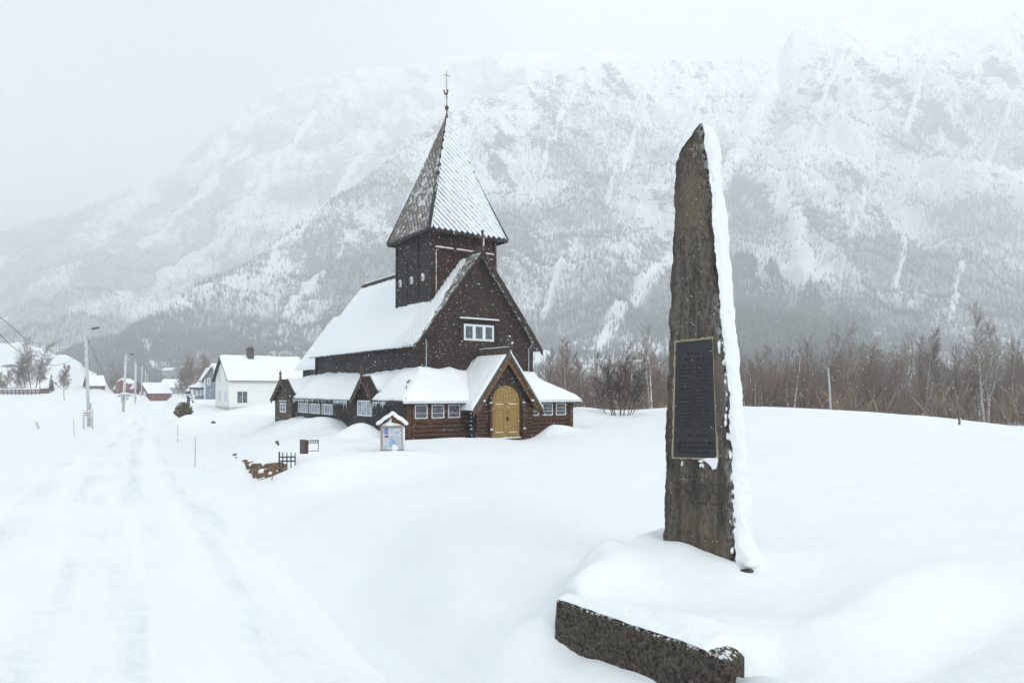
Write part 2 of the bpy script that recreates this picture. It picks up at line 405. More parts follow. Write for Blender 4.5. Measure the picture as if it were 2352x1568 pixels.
# block of stone at the foot of the memorial: front top edge from BA (far left) to BB (near right)
BA = np.array([.342, 5.25]); BB = np.array([1.30, 4.09]); BT = (BB-BA)/np.linalg.norm(BB-BA); BNrm = np.array([-BT[1], BT[0]])   # points away from the camera
if BNrm[1] < 0: BNrm = -BNrm
BLEN = float(np.linalg.norm(BB-BA))
def mound(x, y):
    px, py = x-BA[0], y-BA[1]
    s = px*BT[0]+py*BT[1]; d = px*BNrm[0]+py*BNrm[1]
    front = sstep(.03, .085, d)*sstep(-.22, .10, s) + sstep(.03,.30,d)*(1-sstep(-.22,.10,s))*0
    side = sstep(-.25-.0*d, .12, s)
    out = 1-sstep(BLEN+.02, BLEN+.35, s)
    e_ = np.clip(s-BLEN-.02, 0, .5); near = sstep(.03-.7*e_, .085-.1*e_, d)
    left = sstep(-.55-.25*d, -.15-.12*d, s)
    bump_ = .07*np.exp(-((d-.33)/.16)**2)*sstep(-.1,.1,s)*(1-sstep(BLEN-.1,BLEN+.2,s))
    return bump_+(.33+.14*sstep(.2,.9,d))*near*np.where(d < .35, side, left*(sstep(.2,1.0,d)) + side*(1-sstep(.2,1.0,d)))*(1-sstep(1.4,4.2,d))*(1-sstep(BLEN+.05, BLEN+.9, s))
GA = []          # x, y, height, rx, ry, rotation of drifts
def drift(u, v, Y, h, rx, ry, rot=0):
    p = at(u, v, Y); GA.append((p.x, p.y, h, rx, ry, rot))
drift(735, 952, 33.2, .70, 1.9, 1.0, .35); drift(700, 957, 34.6, .45, 1.6, .9, .35); drift(672, 962, 38, .30, 2.4, 1.0, .5); drift(768,975,31.4,.25,.8,.7,0)
drift(838, 968, 28.6, .62, 1.0, .80, .2); drift(866, 1000, 27.2, .22, .6, .7, 0); drift(815, 1000, 28.2, .25, .8, .6, 0)
drift(1266, 970, 29.8, .52, .75, 1.2, -.3); drift(1305, 985, 30.2, .26, 1.1, 1.0, 0); drift(1290,995,27.5,.15,1.6,1.4,0)
drift(1040, 998, 27.2, .16, 1.7, .9, .5); drift(1350, 966, 40, .25, 2.5, 2.5, 0)
drift(760, 1060, 17.6, .42, 2.1, 1.6, .2); drift(880, 1060, 18.6, .30, 2.6, 1.6, .2); drift(690, 1075, 16.3, .24, .9, 1.1, .2)
drift(600, 1000, 40, .3, 4, 2, .3); drift(560, 975, 50, .7, 3.2, 2, .2); drift(520, 962, 58, .45, 4, 2, 0); drift(640,935,75,1.3,6,3,.4); drift(590, 935, 70, .9, 5, 3, .3)
drift(490, 1005, 44, .35, 1.6, 1.2, 0); drift(430, 955, 48, .55, 1.6, 2.4, -.4)
def drifts(x, y):
    h = 0
    for gx, gy, a, rx, ry, ro in GA:
        dx, dy = x-gx, y-gy; c, s = math.cos(ro), math.sin(ro)
        h = h + a*np.exp(-(((dx*c+dy*s)/rx)**2 + ((-dx*s+dy*c)/ry)**2)**.85)
    return h
CP = [ # u, v, depth of points on the snow
 (1522,1243,6.25),(1600,1265,6.08),(1693,1302,5.87),(1560,1246,6.15),(1740,1312,5.9),(1300,1345,5.35),(1330,1300,5.6),(1380,1256,5.9),(1450,1246,6.15),(1400,1330,5.4),(1480,1300,5.65),(1500,1395,4.95),(1620,1445,4.5),(1250,1400,5.65),(1270,1330,6.3),(1722,1560,4.22),(1800,1568,4.12),
 (1710,1505,4.3),(1780,1540,4.25),(1900,1400,4.9),(2050,1500,4.15),(2250,1400,5.0),(2352,1568,3.5),(1800,1300,6.0),(2000,1250,7.0),(2250,1200,8.4),(1900,1150,10.0),
 (1275,1479,5.22),(1380,1522,4.87),(1500,1569,4.51),(1440,1600,4.45),(1330,1540,4.85),(1600,1640,4.02),(1560,1660,4.1),(1200,1400,5.95),(1130,1500,5.15),(1100,1568,4.85),(1000,1300,7.7),(1250,1250,7.6),(1300,1150,10),(1100,1200,9.0),(1000,1150,11.5),(1150,1090,13.5),
 (1450,1080,14),(1800,1050,16),(2250,1080,14),(1450,1010,24),(1850,1000,24),(2200,1020,22),(1330,1000,27),
 (860,1120,15.2),(900,1250,9.6),(760,1160,13.0),(700,1190,12.6),(650,1130,15.6),(600,1110,17.0),(570,1100,18.3),(540,1065,20.5),(620,1040,22.5),(700,1010,25),(560,1030,25),
 (935,1012,26.0),(1000,1008,26.6),(1090,1006,28.0),(1156,1007,28.6),(1225,1005,29.6),(1312,990,31.6),(900,1040,21.5),(1000,1035,21.5),(1100,1040,20),
 (800,1000,30.5),(870,1004,27.6),(690,968,37),(640,965,42),(735,985,32.0),(600,985,40),
 (493,946,88),(600,942,88),(560,962,58),(470,960,60),(440,962,50),(480,1010,36),(450,1040,28),(500,1075,22),
 (1330,935,46),(1420,950,40),(1530,937,46),(1720,939,45),(1900,948,43),(2100,959,42),(2352,982,40),(2600,995,38),(2900,1010,34),
 (0,960,60),(100,985,42),(0,1040,26),(100,945,62),(240,960,56),(0,905,160),(250,906,150),(-400,960,50),(-500,1050,26),(170,1005,36),(-700,1300,10),(-300,905,160),
 (203,980,46),(283,942,78),(450,925,100),(500,915,130),(400,915,140),
 (-600,1568,7.0),(-1500,1500,6.0),(2800,1500,3.8),(3400,1300,5.5),
]
cps = np.array([at(*c) for c in CP]); 
extra = []
for u in (1200,1350,1530,1720,1900,2100,2352,2700,3000):
    for Y, z in ((60,-.6),(90,-1.0),(150,0.2)): extra.append(((u-1176)/1568*Y, Y, z))
for u in (-2000,-600,200,480,700,1000,1300,1700,2200,3000,4000): extra.append(((u-1176)/1568*260, 260, 1.6))
for x, y, z in ((0,-3,.3),(4,-4,1.0),(-8,-6,.3),(9,0,1.0),(16,4,1.0),(3.5,1.5,1.0),(2.2,2.6,.95),(.8,1.5,.5)): extra.append((x,y,z))
cps = np.vstack([cps, np.array(extra)])
zc = cps[:,2] - mound(cps[:,0], cps[:,1]) - drifts(cps[:,0], cps[:,1])
# thin-plate spline in log-polar coordinates, so that near detail does not ring far away
def warp(x, y):
    r = np.hypot(x, y+4); k = np.log(r/4)/r*4
    return x*k, (y+4)*k
wx, wy = warp(cps[:,0], cps[:,1])
def tpsk(r2): return np.where(r2 > 1e-12, r2*np.log(np.maximum(r2,1e-12)), 0)
NCP = len(cps); K = tpsk((wx[:,None]-wx)**2+(wy[:,None]-wy)**2); P_ = np.c_[np.ones(NCP), wx, wy]
A_ = np.block([[K+np.eye(NCP)*.0012, P_],[P_.T, np.zeros((3,3))]]); sol = np.linalg.solve(A_, np.r_[zc,0,0,0])
def tps(x, y):
    a, b = warp(x, y); h = sol[NCP]+sol[NCP+1]*a+sol[NCP+2]*b
    for i in range(NCP): h = h+sol[i]*tpsk((a-wx[i])**2+(b-wy[i])**2)
    return h
def ground(x, y, detail=True):
    x = np.asarray(x, float); y = np.asarray(y, float)
    r = np.hypot(x, y)
    h = tps(x, y)
    far = sstep(180, 300, r); h = h*(1-far) + far*1.6
    h = np.clip(h, -3, 4) + drifts(x, y) + mound(x, y)
    if detail:
        h = h + .045*fbm(x*.55, y*.55, 4, 3)*np.minimum(1, r/9) + .016*fbm(x*1.7+y*.5, y*2.6-x*.7, 5, 5) + .006*fbm(x*9+y*3, y*12, 3, 6) + .014*fbm(x*.6-y*.35, y*1.9+x*.9, 4, 12)*sstep(5,12,r) + .10*fbm(x*.13, y*.13, 3, 8)*sstep(12, 40, r)
    dR = (x-xr(y))*CS; dL = (xl(y)-x)*CS; d = np.maximum(dR, dL)
    onroad = (y > -30) & (y < 260)
    wgt = np.where(onroad, np.where(dR > dL, sstep(-.25, .62+.9*sstep(5.5,9,y), d), sstep(-.25, 1.2, d)), 1)
    base = -.09*(1-sstep(-.5, -.02, d))
    lump = .05*np.exp(-((d-.55)/.35)**2)*(.6+fbm(x*.7, y*.7, 3, 9))
    return np.where(onroad, base*(1-wgt)+h*wgt + lump*sstep(-.1,.2,d), h)
def hit(u, v, y0=4., y1=80.):
    "where the sight line through a surveyed point first meets the snow"
    Y = np.geomspace(y0, y1, 700); X = (u-1176)/1568*Y; Z = EYE+(897-v)/1568*Y; g_ = ground(X, Y, False); k = np.argmax(Z <= g_)
    if not (Z <= g_).any(): k = 699
    return Vector((X[k], Y[k], float(g_[k])))
def gz(x, y): return float(ground(np.array([x]), np.array([y]))[0])
ang = np.concatenate([np.linspace(-180,-60,41)[:-1], np.linspace(-60,-46,30)[:-1], np.linspace(-46,46,480), np.linspace(46,60,30)[1:], np.linspace(60,180,41)[1:]])
rad = np.concatenate([[.05,.4,.9], np.geomspace(1.5, 14, 250)[:-1], np.geomspace(14, 90, 260)[:-1], np.geomspace(90, 3200, 110)])
Ag, Rg = np.meshgrid(np.radians(ang), rad)
gx, gy = (Rg*np.sin(Ag)).ravel(), (Rg*np.cos(Ag)).ravel()
gv = np.c_[gx, gy, ground(gx, gy)]
g = mesh_np('snow_ground', gv, grid_faces(len(rad), len(ang)), M['snow'], smooth=True); tag(g, kind='structure')
# road sheet
Ys = np.geomspace(1.6, 255, 520); nc = 120; tt = np.linspace(-.04, 1.04, nc)
L_, R_ = xl(Ys)[:,None], xr(Ys)[:,None]
RX = L_ + (R_-L_)*tt[None]; RY = np.repeat(Ys[:,None], nc, 1)
um = (tt[None]-.5)*(R_-L_)*CS; alongd = RY/CS
rutp = sum(np.exp(-((um-c)/.38)**2) for c in (-1.55,-.35,.55,1.75)) + .35*np.exp(-((um-2.3)/.25)**2)
RZ = .006 -.03*np.exp(-np.minimum(tt+.04,1.04-tt)[None]/.02) - .022*rutp + .012*fbm(um*3.2, alongd*.22, 3, 31) + .010*fbm(um*7, alongd*6, 3, 33)*(.4+rutp) + .004*fbm(um*14, alongd*14, 2, 34)
road = mesh_np('road', np.c_[RX.ravel(), RY.ravel(), RZ.ravel()], grid_faces(len(Ys), nc), M['road'], smooth=True, attrs={'rut': np.clip(rutp.ravel(),0,1)})
uvl = road.data.uv_layers.new(name='UVMap'); li = np.empty(len(road.data.loops), np.int32); road.data.loops.foreach_get('vertex_index', li)
uvl.data.foreach_set('uv', np.c_[um.ravel()[li], alongd.ravel()[li]].astype(np.float32).ravel()); tag(road, kind='structure')

# ------------------------------------------------------------------ mountains
class Slope:
    def __init__(s, sky_pts, vb, Yb, Yt, g, amp, seed):
        s.sp = np.array(sky_pts, float); s.vb = vb; s.Yb = Yb; s.Yt = np.array(Yt, float); s.g = g; s.amp = amp; s.seed = seed
    def vt(s, U): return np.interp(U, s.sp[:,0], s.sp[:,1]) + 3.5*fbm(U/23., U*0+s.seed, 4, s.seed)
    def pos(s, U, Q):
        Yt = np.interp(U, s.Yt[:,0], s.Yt[:,1]); q = np.minimum(Q, 1)
        Y = s.Yb + (Yt-s.Yb)*q
        v = s.vb + (s.vt(U)-s.vb)*q**s.g
        X = (U-1176)/1568*Y; Z = EYE + (897-v)/1568*Y
        n = fbm(X/210, (Y+Z)/210, 6, s.seed, .55)
        rid = 1-np.abs(fbm(X/330+Y/900, Y/700, 5, s.seed+5))*2
        m = sstep(0, .25, q)*(1-.75*sstep(.8, 1, q))
        crag = np.abs(fbm(X/75+Y/260, Z/95, 5, s.seed+9, .6)); crag2 = np.abs(fbm(X/26, Z/30, 4, s.seed+13, .6))
        hi = sstep(.10, .45, q)*(1-.8*gully(U, v))
        Z = Z + s.amp*m*(n*.8+ (rid-.6)*.5)*np.minimum(1, Y/1000) - m*hi*(24*crag+6*crag2)
        Y = Y - s.amp*.6*m*n + m*hi*(42*crag+13*crag2)
        over = np.maximum(Q-1, 0)
        Z = Z - over*Z*.9; Y = Y + over*900; X = X + over*0
        return X, Y, Z, v
B = Slope([(-1500,905),(0,860),(250,770),(380,700),(500,640),(620,560),(800,425),(930,325),(1060,246),(1130,215),(1200,195),(1330,150),(1450,140),(1600,135),(1790,128),(1822,75),(1880,50),(1950,35),(2100,50),(2180,40),(2250,22),(2352,8),(2600,-30),(3100,60),(4200,200)],
          889, 400, [(-1500,520),(300,720),(700,1150),(1100,1500),(4200,1700)], 1.22, 62, 3)
A = Slope([(-2500,800),(-1200,690),(-500,590),(0,530),(150,490),(390,400),(440,345),(480,312),(600,216),(700,186),(830,158),(1000,135),(1120,122),(1220,118),(1400,120),(2000,160),(3600,330)],
          889, 520, [(-2500,1400),(0,2100),(700,2550),(3600,2600)], 1.12, 60, 11)
GUL = [([(1330,165),(1295,250),(1262,340),(1235,420)],6),([(1500,150),(1462,280),(1415,410),(1395,470)],6),([(1960,75),(1905,200),(1865,320),(1840,380)],7),([(2160,75),(2110,200),(2085,310)],8),([(2345,190),(2290,330),(2245,440)],7),([(1090,400),(1035,500),(1000,560)],6),([(870,300),(790,420),(690,520),(610,570)],8),([(720,260),(620,400),(500,520)],6),([(570,330),(470,440),(360,520),(250,575)],7),([(1640,160),(1600,260),(1560,330)],6),([(2000,400),(1985,480),(1950,560)],6),
       ([(560,505),(417,593),(351,650),(275,684)],13),([(630,575),(612,630),(521,655),(380,700)],14),([(140,697),(60,712),(-40,730)],9),([(800,560),(700,640),(640,700)],8),
       ([(1790,150),(1740,260),(1690,380),(1655,440),(1540,570),(1480,655),(1400,745),(1370,790)],24),([(1790,470),(1830,530),(1850,590)],26),([(2300,380),(2352,440),(2420,500)],40),
       ([(1010,560),(960,640),(930,700)],8),([(1255,800),(1210,830)],26),([(1880,815),(1990,815)],22),([(340,760),(343,850)],7),([(370,850),(470,862)],16),([(1290,640),(1250,700)],9),([(2080,560),(2060,640)],9),([(2200,640),(2180,720)],9)]
def gully(U, V):
    m = np.zeros_like(U)
    for pts, wd in GUL:
        for (a, b), (c, d) in zip(pts, pts[1:]):
            L2 = (c-a)**2+(d-b)**2; t = np.clip(((U-a)*(c-a)+(V-b)*(d-b))/L2, 0, 1)
            dist = np.hypot(U-a-t*(c-a), V-b-t*(d-b))
            m = np.maximum(m, 1-sstep(wd*.30, wd*1.15, dist + 7*fbm(U/14, V/14, 3, 77)))
    return m
def forest(U, V, X, Y, Z):
    """how wooded the slope is"""
    d = .55*sstep(90,300,V) + .55*sstep(330, 740, V) + .22*sstep(650, 800, V)
    d = d*np.clip(.62 + 1.5*fbm(X/120, Z/90, 5, 41), 0, 1.5) + .06
    return np.clip(d*(1-.85*gully(U, V)), 0, 1.4)
def rockmask(U, V, X, Z):
    c = X*.9+Z*.35; dg = X*.55-Z*.85
    n = fbm((X+Z*.7)/80, dg/150, 5, 51, .6)
    lv = sstep(30, 200, V)*(1-sstep(560, 760, V))
    spot = sum(np.exp(-(((U-a)/rx)**2+((V-b)/ry)**2)) for a, b, rx, ry in ((925,390,55,36),(1290,560,45,16),(1240,640,30,14),(1900,230,60,16),(2010,290,60,14),(2180,300,70,16),(2250,350,60,18),(1180,330,60,24),(2150,510,60,10),(1700,480,40,20),(2330,120,60,50),(1950,420,50,12),(1150,420,40,16)))
    n2 = fbm((X+Z*.5)/26, dg/60, 4, 58, .62)
    return np.clip((n*.75+n2*1.25+.12)*lv + (.10+1.6*n2+.5*n)*spot, -.4, 1)*(1-gully(U, V))
def build_mtn(S, nm, u0, u1, nu, nq, brush_fade=0.):  # extra brushwood tone, also greys far snow so the ridge fades like haze
    U, Q = np.meshgrid(np.linspace(u0, u1, nu), np.concatenate([np.linspace(0, 1, nq), [1.04, 1.15, 1.5]]))
    X, Y, Z, V = S.pos(U, Q)
    o = mesh_np(nm, np.c_[X.ravel(), Y.ravel(), Z.ravel()], grid_faces(*U.shape), M['mountain'], smooth=True,
                attrs={'rock': rockmask(U, V, X, Z).ravel(), 'wood': (forest(U, V, X, Y, Z)+brush_fade*(.6+1.2*fbm(X/90, Z/70, 4, 43))*(1-.7*gully(U, V))).ravel()})
    tag(o, kind='structure')
build_mtn(B, 'mountain', -900, 3400, 1000, 420)
build_mtn(A, 'far_mountain', -1600, 3000, 700, 300, .55)

rng = np.random.default_rng(5)
def scatter(S, n, u0, u1, fn, power=1.0):
    U = rng.uniform(u0, u1, n); Q = rng.uniform(.0, 1, n)**power
    X, Y, Z, V = S.pos(U, Q)
    keep = rng.uniform(0, 1, n) < fn(U, V, X, Y, Z)
    return X[keep], Y[keep], Z[keep], V[keep]
def bare_wood(X, Y, Z, h0, h1, per):
    n = len(X); V = []; 
    k = np.arange(per)
    H = rng.uniform(h0, h1, n)
    ax = X[:,None]+rng.normal(0, .55, (n,per)); ay = Y[:,None]+rng.normal(0, .55, (n,per)); az = np.repeat(Z[:,None]-.5, per, 1)
    hh = H[:,None]*rng.uniform(.55, 1.1, (n,per)); lean = rng.normal(0, .11, (n,per)); wd = rng.uniform(.10, .30, (n,per))
    th = rng.uniform(-.5, .5, (n,per))
    p0 = np.stack([ax-wd*np.cos(th), ay-wd*np.sin(th), az], -1); p1 = np.stack([ax+wd*np.cos(th), ay+wd*np.sin(th), az], -1)
    pm = np.stack([ax+lean*hh*.55+wd*1.3, ay, az+hh*.55], -1); p2 = np.stack([ax+lean*hh, ay, az+hh], -1)
    VV = np.stack([p0, p1, pm, p2], 2).reshape(-1, 3); m = n*per; i = np.arange(m)*4
    F = np.stack([i, i+1, i+2, i+3], -1)
    return VV, F
def conifers(X, Y, Z, h0, h1):
    n = len(X); H = rng.uniform(h0, h1, n); Vs = []; Fs = []; b = 0
    for t in range(5):
        z0 = H*(.04+.17*t); z1 = z0+H*(.34 if t < 4 else .30); rr = H*.20*(1-.19*t)
        a = rng.uniform(0, 6.28, n); ring = []
        for k in range(7):
            q = rr*rng.uniform(.7, 1.2, n); ring.append(np.stack([X+q*np.cos(a+k*.8976), Y+q*np.sin(a+k*.8976), Z-.5+z0-rng.uniform(0,.05,n)*H], -1))
        tip = np.stack([X, Y, Z-.5+z1], -1)
        VV = np.stack(ring+[tip], 1).reshape(-1, 3); i = np.arange(n)[:,None]*8+b
        for k in range(7): Fs.append(np.concatenate([i+k, i+(k+1)%7, i+7], 1))
        Vs.append(VV); b += len(VV)
    return np.vstack(Vs), np.vstack(Fs)
Xb, Yb_, Zb, Vb = scatter(B, 210000, -400, 2700, lambda U,V,X,Y,Z: forest(U,V,X,Y,Z)*.62, .8)
VV, F = bare_wood(Xb, Yb_, Zb, 5.5, 10, 4)
Xa, Ya, Za, Va = scatter(A, 120000, -500, 1300, lambda U,V,X,Y,Z: np.clip(forest(U,V,X,Y,Z)*.8+.06,0,1), .6)
V2, F2 = bare_wood(Xa, Ya, Za, 6, 11, 4)
o = mesh_np('mountain_birchwood', np.vstack([VV, V2]), np.vstack([F, F2+len(VV)]), M['forest_bark'])
tag(o, 'leafless grey birchwood covering the lower mountain slopes', kind='stuff')
def inpoly(U, V, poly):
    c = np.zeros(U.shape, bool); x = [p[0] for p in poly]; y = [p[1] for p in poly]; j = len(poly)-1
    for i in range(len(poly)):
        c ^= ((y[i] > V) != (y[j] > V)) & (U < (x[j]-x[i])*(V-y[i])/(y[j]-y[i]+1e-9)+x[i]); j = i
    return c
SP = [(1660,905),(1675,600),(1715,590),(1745,660),(1775,600),(1800,650),(1822,720),(1850,640),(1880,665),(1905,730),(1935,690),(1990,760),(2015,905)]
Xs, Ys_, Zs, Vs_ = scatter(B, 60000, 1640, 2030, lambda U,V,X,Y,Z: inpoly(U+8*fbm(U/9,V/9,2,3),V+14,SP)*.27, .8)
VV, F = conifers(Xs, Ys_, Zs, 9, 17)
o = mesh_np('spruce_stand', VV, F, M['spruce']); tag(o, 'dark spruce stand on the mountain foot behind the standing stone', kind='stuff')
SP2 = [(395,886),(400,840),(430,812),(470,800),(500,815),(530,800),(600,815),(640,886)]
Xs, Ys_, Zs, Vs_ = scatter(A, 60000, 380, 640, lambda U,V,X,Y,Z: inpoly(U+6*fbm(U/9,V/9,2,3),V,SP2)*.5*(Y<800), 1.3)
VV, F = conifers(Xs, Ys_, Zs, 7, 15)
o = mesh_np('village_spruces', VV, F, M['spruce']); tag(o, 'dim conifers on the slope behind the white house', kind='stuff')
# ------------------------------------------------------------------ stave church; local x along the front, y to the back, z up from road level
rnd = random.Random(7)
church = empty('stave_church', (-1.527, 31.5, 0), R(35.5), 'dark tarred wooden stave church with steep shingled spire and snow on its roofs', 'church')
def lap(mb, A, Bp, z0, z1, nrm, bh=.15, out=.028, clip=None):
    """overlapping horizontal boards from A to B (2-D), facing nrm"""
    A = np.array(A, float); Bp = np.array(Bp, float); nx = np.array(nrm, float); L = np.linalg.norm(Bp-A); z = z0
    while z < z1-1e-3:
        h = min(bh*rnd.uniform(.9, 1.1), z1-z)
        if clip:
            (a0, b0), (a1, b1) = clip(z), clip(z+h)
            if b0-a0 < .02: break
            if b1 < a1: a1 = b1 = (a1+b1)/2
        else: a0 = a1 = 0; b0 = b1 = L
        T = (Bp-A)/L; o = out*rnd.uniform(.8, 1.2)
        P = lambda s, k, zz: (*(A+T*s+nx*k), zz)
        mb.add([P(a0,o,z), P(b0,o,z), P(b1,.004,z+h), P(a1,.004,z+h), P(a0,-.02,z), P(b0,-.02,z)], [(0,1,2,3),(4,5,1,0)])
        z += h
def logs(mb, A, Bp, z0, z1, nrm, bh=.17, out=.05):
    "round-faced horizontal timbers with deep joints"
    A = np.array(A, float); Bp = np.array(Bp, float); nx = np.array(nrm, float); z = z0
    while z < z1-1e-3:
        h = min(bh*rnd.uniform(.92, 1.08), z1-z); pr = [(-.05,0),(out*.55,.06*h),(out*.95,.28*h),(out,.55*h),(out*.8,.86*h),(-.05,h)]
        vs = [(*(q+nx*o), z+dz) for o, dz in pr for q in (A, Bp)]
        mb.add(vs, [(2*i, 2*i+1, 2*i+3, 2*i+2) for i in range(5)]); z += h+.006
def part(mb, name, mat, parent=church, smooth=False, label=None):
    o = mb.build(name, M[mat], parent, smooth)
    if label: o['label'] = label
    return o
SL = 1.30; RZ0 = 8.91
# nave walls
m = MB(); lap(m, (-3,0), (3,0), 2.5, 8.75, (0,-1), .15, .026, clip=lambda z: (max(0, 3-(8.80-z)/SL), min(6, 3+(8.80-z)/SL)))
m.box(-2.98, 2.98, .03, .09, 2.4, 4.55); part(m, 'gable_wall', 'dark_boards')
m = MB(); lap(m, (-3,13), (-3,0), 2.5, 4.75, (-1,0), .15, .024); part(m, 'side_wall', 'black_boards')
m = MB(); lap(m, (3,0), (3,13), 2.5, 4.75, (1,0), .15, .024); part(m, 'side_wall', 'dark_boards')
m = MB(); lap(m, (3,13), (-3,13), 2.5, 8.75, (0,1), .15, .024, clip=lambda z: (max(0, 3-(8.80-z)/SL), min(6, 3+(8.80-z)/SL))); part(m, 'back_wall', 'dark_boards')
for x in (-2.97, 2.97):
    m = MB(); m.box(x-.11, x+.11, -.075, .11, 2.6, 4.72); part(m, 'corner_post', 'dark_boards')
m = MB(); m.box(-3.09, -2.96, 12.9, 13.1, 2.6, 4.7); part(m, 'corner_post', 'dark_boards')
for x in (-2.80, 2.78):
    m = MB(); m.tube([(x,-.12,2.95),(x,-.12,4.5),(x+(.12 if x < 0 else -.12)*-1,-.30,4.72)], .022, 6); part(m, 'downpipe', 'galvanised')
# nave roof
def slope_roof(mb, s_in, s_out, t0, t1, top, sl, th=.11):
    z = lambda s: top-sl*abs(s)
    mb.prism([(s_in,t0,z(s_in)), (s_out,t0,z(s_out)), (s_out,t0,z(s_out)-th), (s_in,t0,z(s_in)-th)], (0, t1-t0, 0))
m = MB(); slope_roof(m, 0, -3.38, -.36, 13.3, RZ0, SL); slope_roof(m, 0, 3.38, -.36, 13.3, RZ0, SL)
nroof = part(m, 'nave_roof', 'shingles')
def snow_on_slope(name, sgn, s0, s1, t0, t1, top, sl, th, edge, nt, ns, seed, parent=church, rough=.05, pat=None):
    S, T = np.meshgrid(np.linspace(s0, s1, ns), np.linspace(t0, t1, nt))
    z = top-sl*S; k = np.ones_like(S)*th
    eS = np.clip((s1-S)/.16, 0, 1)**.5; eT = edge(S, T)
    k = k*eS*eT*(1+.35*fbm(S*1.6, T*1.2, 4, seed)) + rough*.35*fbm(S*6, T*6, 3, seed+1)*eT
    nl = math.hypot(1, sl); k = k - .05*(1-sstep(.02,.30,eT+.18*fbm(S*5,T*5,4,seed+3)*(eT<.97)))
    if pat is not None: k = k + pat(S, T)*eT
    V = np.stack([sgn*(S+k*sl/nl), T, z+k/nl+.004], -1)
    return mesh_np(name, V.reshape(-1,3), grid_faces(nt, ns) if sgn > 0 else grid_faces(nt, ns)[:, ::-1], M['snow_rough'], parent, True)
def edgeL(S, T):
    # bare shingles beside the verge, wider near the top and round the tower foot
    wv = .12+.98*np.clip(1-S/2.9, 0, 1)**.8+.22*fbm(S*5, T*1.2, 3, 4)
    e = np.clip((T+.36-wv)/(.12+.5*np.clip(1-S/2.6,0,1)), 0, 1)
    return np.clip(e, 0, 1)**.7*np.clip((13.3-T)/.12, 0, 1)**.5
def courses(S, T):
    # diamond shingle courses showing through thin snow near the verge and the tower foot
    L_ = S*1.64; a = (L_/.27+T/.30); b = (L_/.27-T/.30); fa = a-np.floor(a); fb = b-np.floor(b)
    return -.095*(1-np.minimum(np.minimum(fa, fb)*3.2, 1))*sstep(3.0, .6, T+.9*fbm(S*1.5,T*1.5,3,8))
snow_on_slope('roof_snow', -1, .16, 3.44, -.36, 13.3, RZ0, SL, .075, edgeL, 520, 130, 21, pat=courses)
snow_on_slope('roof_snow', 1, .10, 3.44, -.38, 13.3, RZ0, SL, .10, lambda S,T: np.clip((T+.40)/.06,0,1)**.5*np.clip((13.3-T)/.12,0,1)**.5, 160, 40, 22)
# shingle courses pressing through the thin snow by the verge
m = MB()
for i in range(22):
    for j in range(8):
        s = .35+i*.145; t = -.36+j*.30+(i%2)*.15
        if t > 1.7-.04*i or rnd.random() < .12: continue
        z = RZ0-SL*s; a = .11; up = .022
        m.add([(-s+a, t+.15, z+SL*a+.006), (-s, t+.29, z+.014), (-s-a*.9, t+.15, z-SL*a*.9+up+.012), (-s, t+.01, z+.014)], [(0,1,2,3)])
part(m, 'shingle_course', 'shingles')
for sgn in (-1, 1):
    m = MB(); m.bar((0,-.42,RZ0-.10), (sgn*3.45,-.42,RZ0-.10-SL*3.45), .07, .26, (0,-1,0)) if False else None
    m = MB(); p = [(0,-.40,RZ0+.02),(sgn*3.44,-.40,RZ0+.02-SL*3.44),(sgn*3.44,-.40,RZ0-.24-SL*3.44),(0,-.40,RZ0-.24)]
    m.prism(p, (0,.05,0)); part(m, 'barge_board', 'dark_boards')
m = MB(); m.box(-.10,.10,-.42,1.20,RZ0-.02,RZ0+.06).box(-.10,.10,4.72,13.3,RZ0-.02,RZ0+.06); m.box(-.025,.025,5.0,13.3,RZ0+.06,RZ0+.13); part(m, 'ridge_board', 'grey_brown_trim')
m = MB(); m.box(-.05,.05,5.0,13.25,RZ0+.13,RZ0+.19); part(m, 'ridge_snow', 'snow_rough')
def cross(loc, h, rz=0, ring=0, mat='galvanised', thick=.055, name='cross'):
    """small roof cross with trefoil ends and, if asked, a ring"""
    x, y, z = loc; m = MB(); c, s = math.cos(rz), math.sin(rz); P = lambda a, b: (x+a*c, y+a*s, z+b)
    m.tube([P(0,0), P(0,h*.35)], [thick*.9, thick*.55], 6); m.ball(P(0,h*.13), thick*1.25, 8, 5)
    m.bar(P(0,h*.3), P(0,h), thick, thick*.7, (s,-c,0)); m.bar(P(-h*.26,h*.70), P(h*.26,h*.70), thick, thick*.7, (0,0,1))
    for a, b in ((-h*.27,h*.70),(h*.27,h*.70),(0,h*1.0)): m.ball(P(a,b), thick*.95, 8, 5)
    if ring:
        m.tube([P(ring*math.cos(k*PI/10), h*.70+ring*math.sin(k*PI/10)) for k in range(21)], thick*.42, 5)
    return part(m, name, mat)
cross((0,-.30,RZ0+.02), .85, 0, 0, 'grey_brown_trim', .085); m = MB(); m.ball((.20,-.30,RZ0+.66),.075,7,5); part(m,'cross_snow','snow_rough',smooth=True); m = MB(); m.tube([(.045,-.30,RZ0+.1),(.06,-.30,RZ0+.6)],[.05,.03],6); part(m,'cross_snow','snow_rough',smooth=True)
cross((0,13.1,RZ0+.05), .80, -.35, 0, 'galvanised', .085)
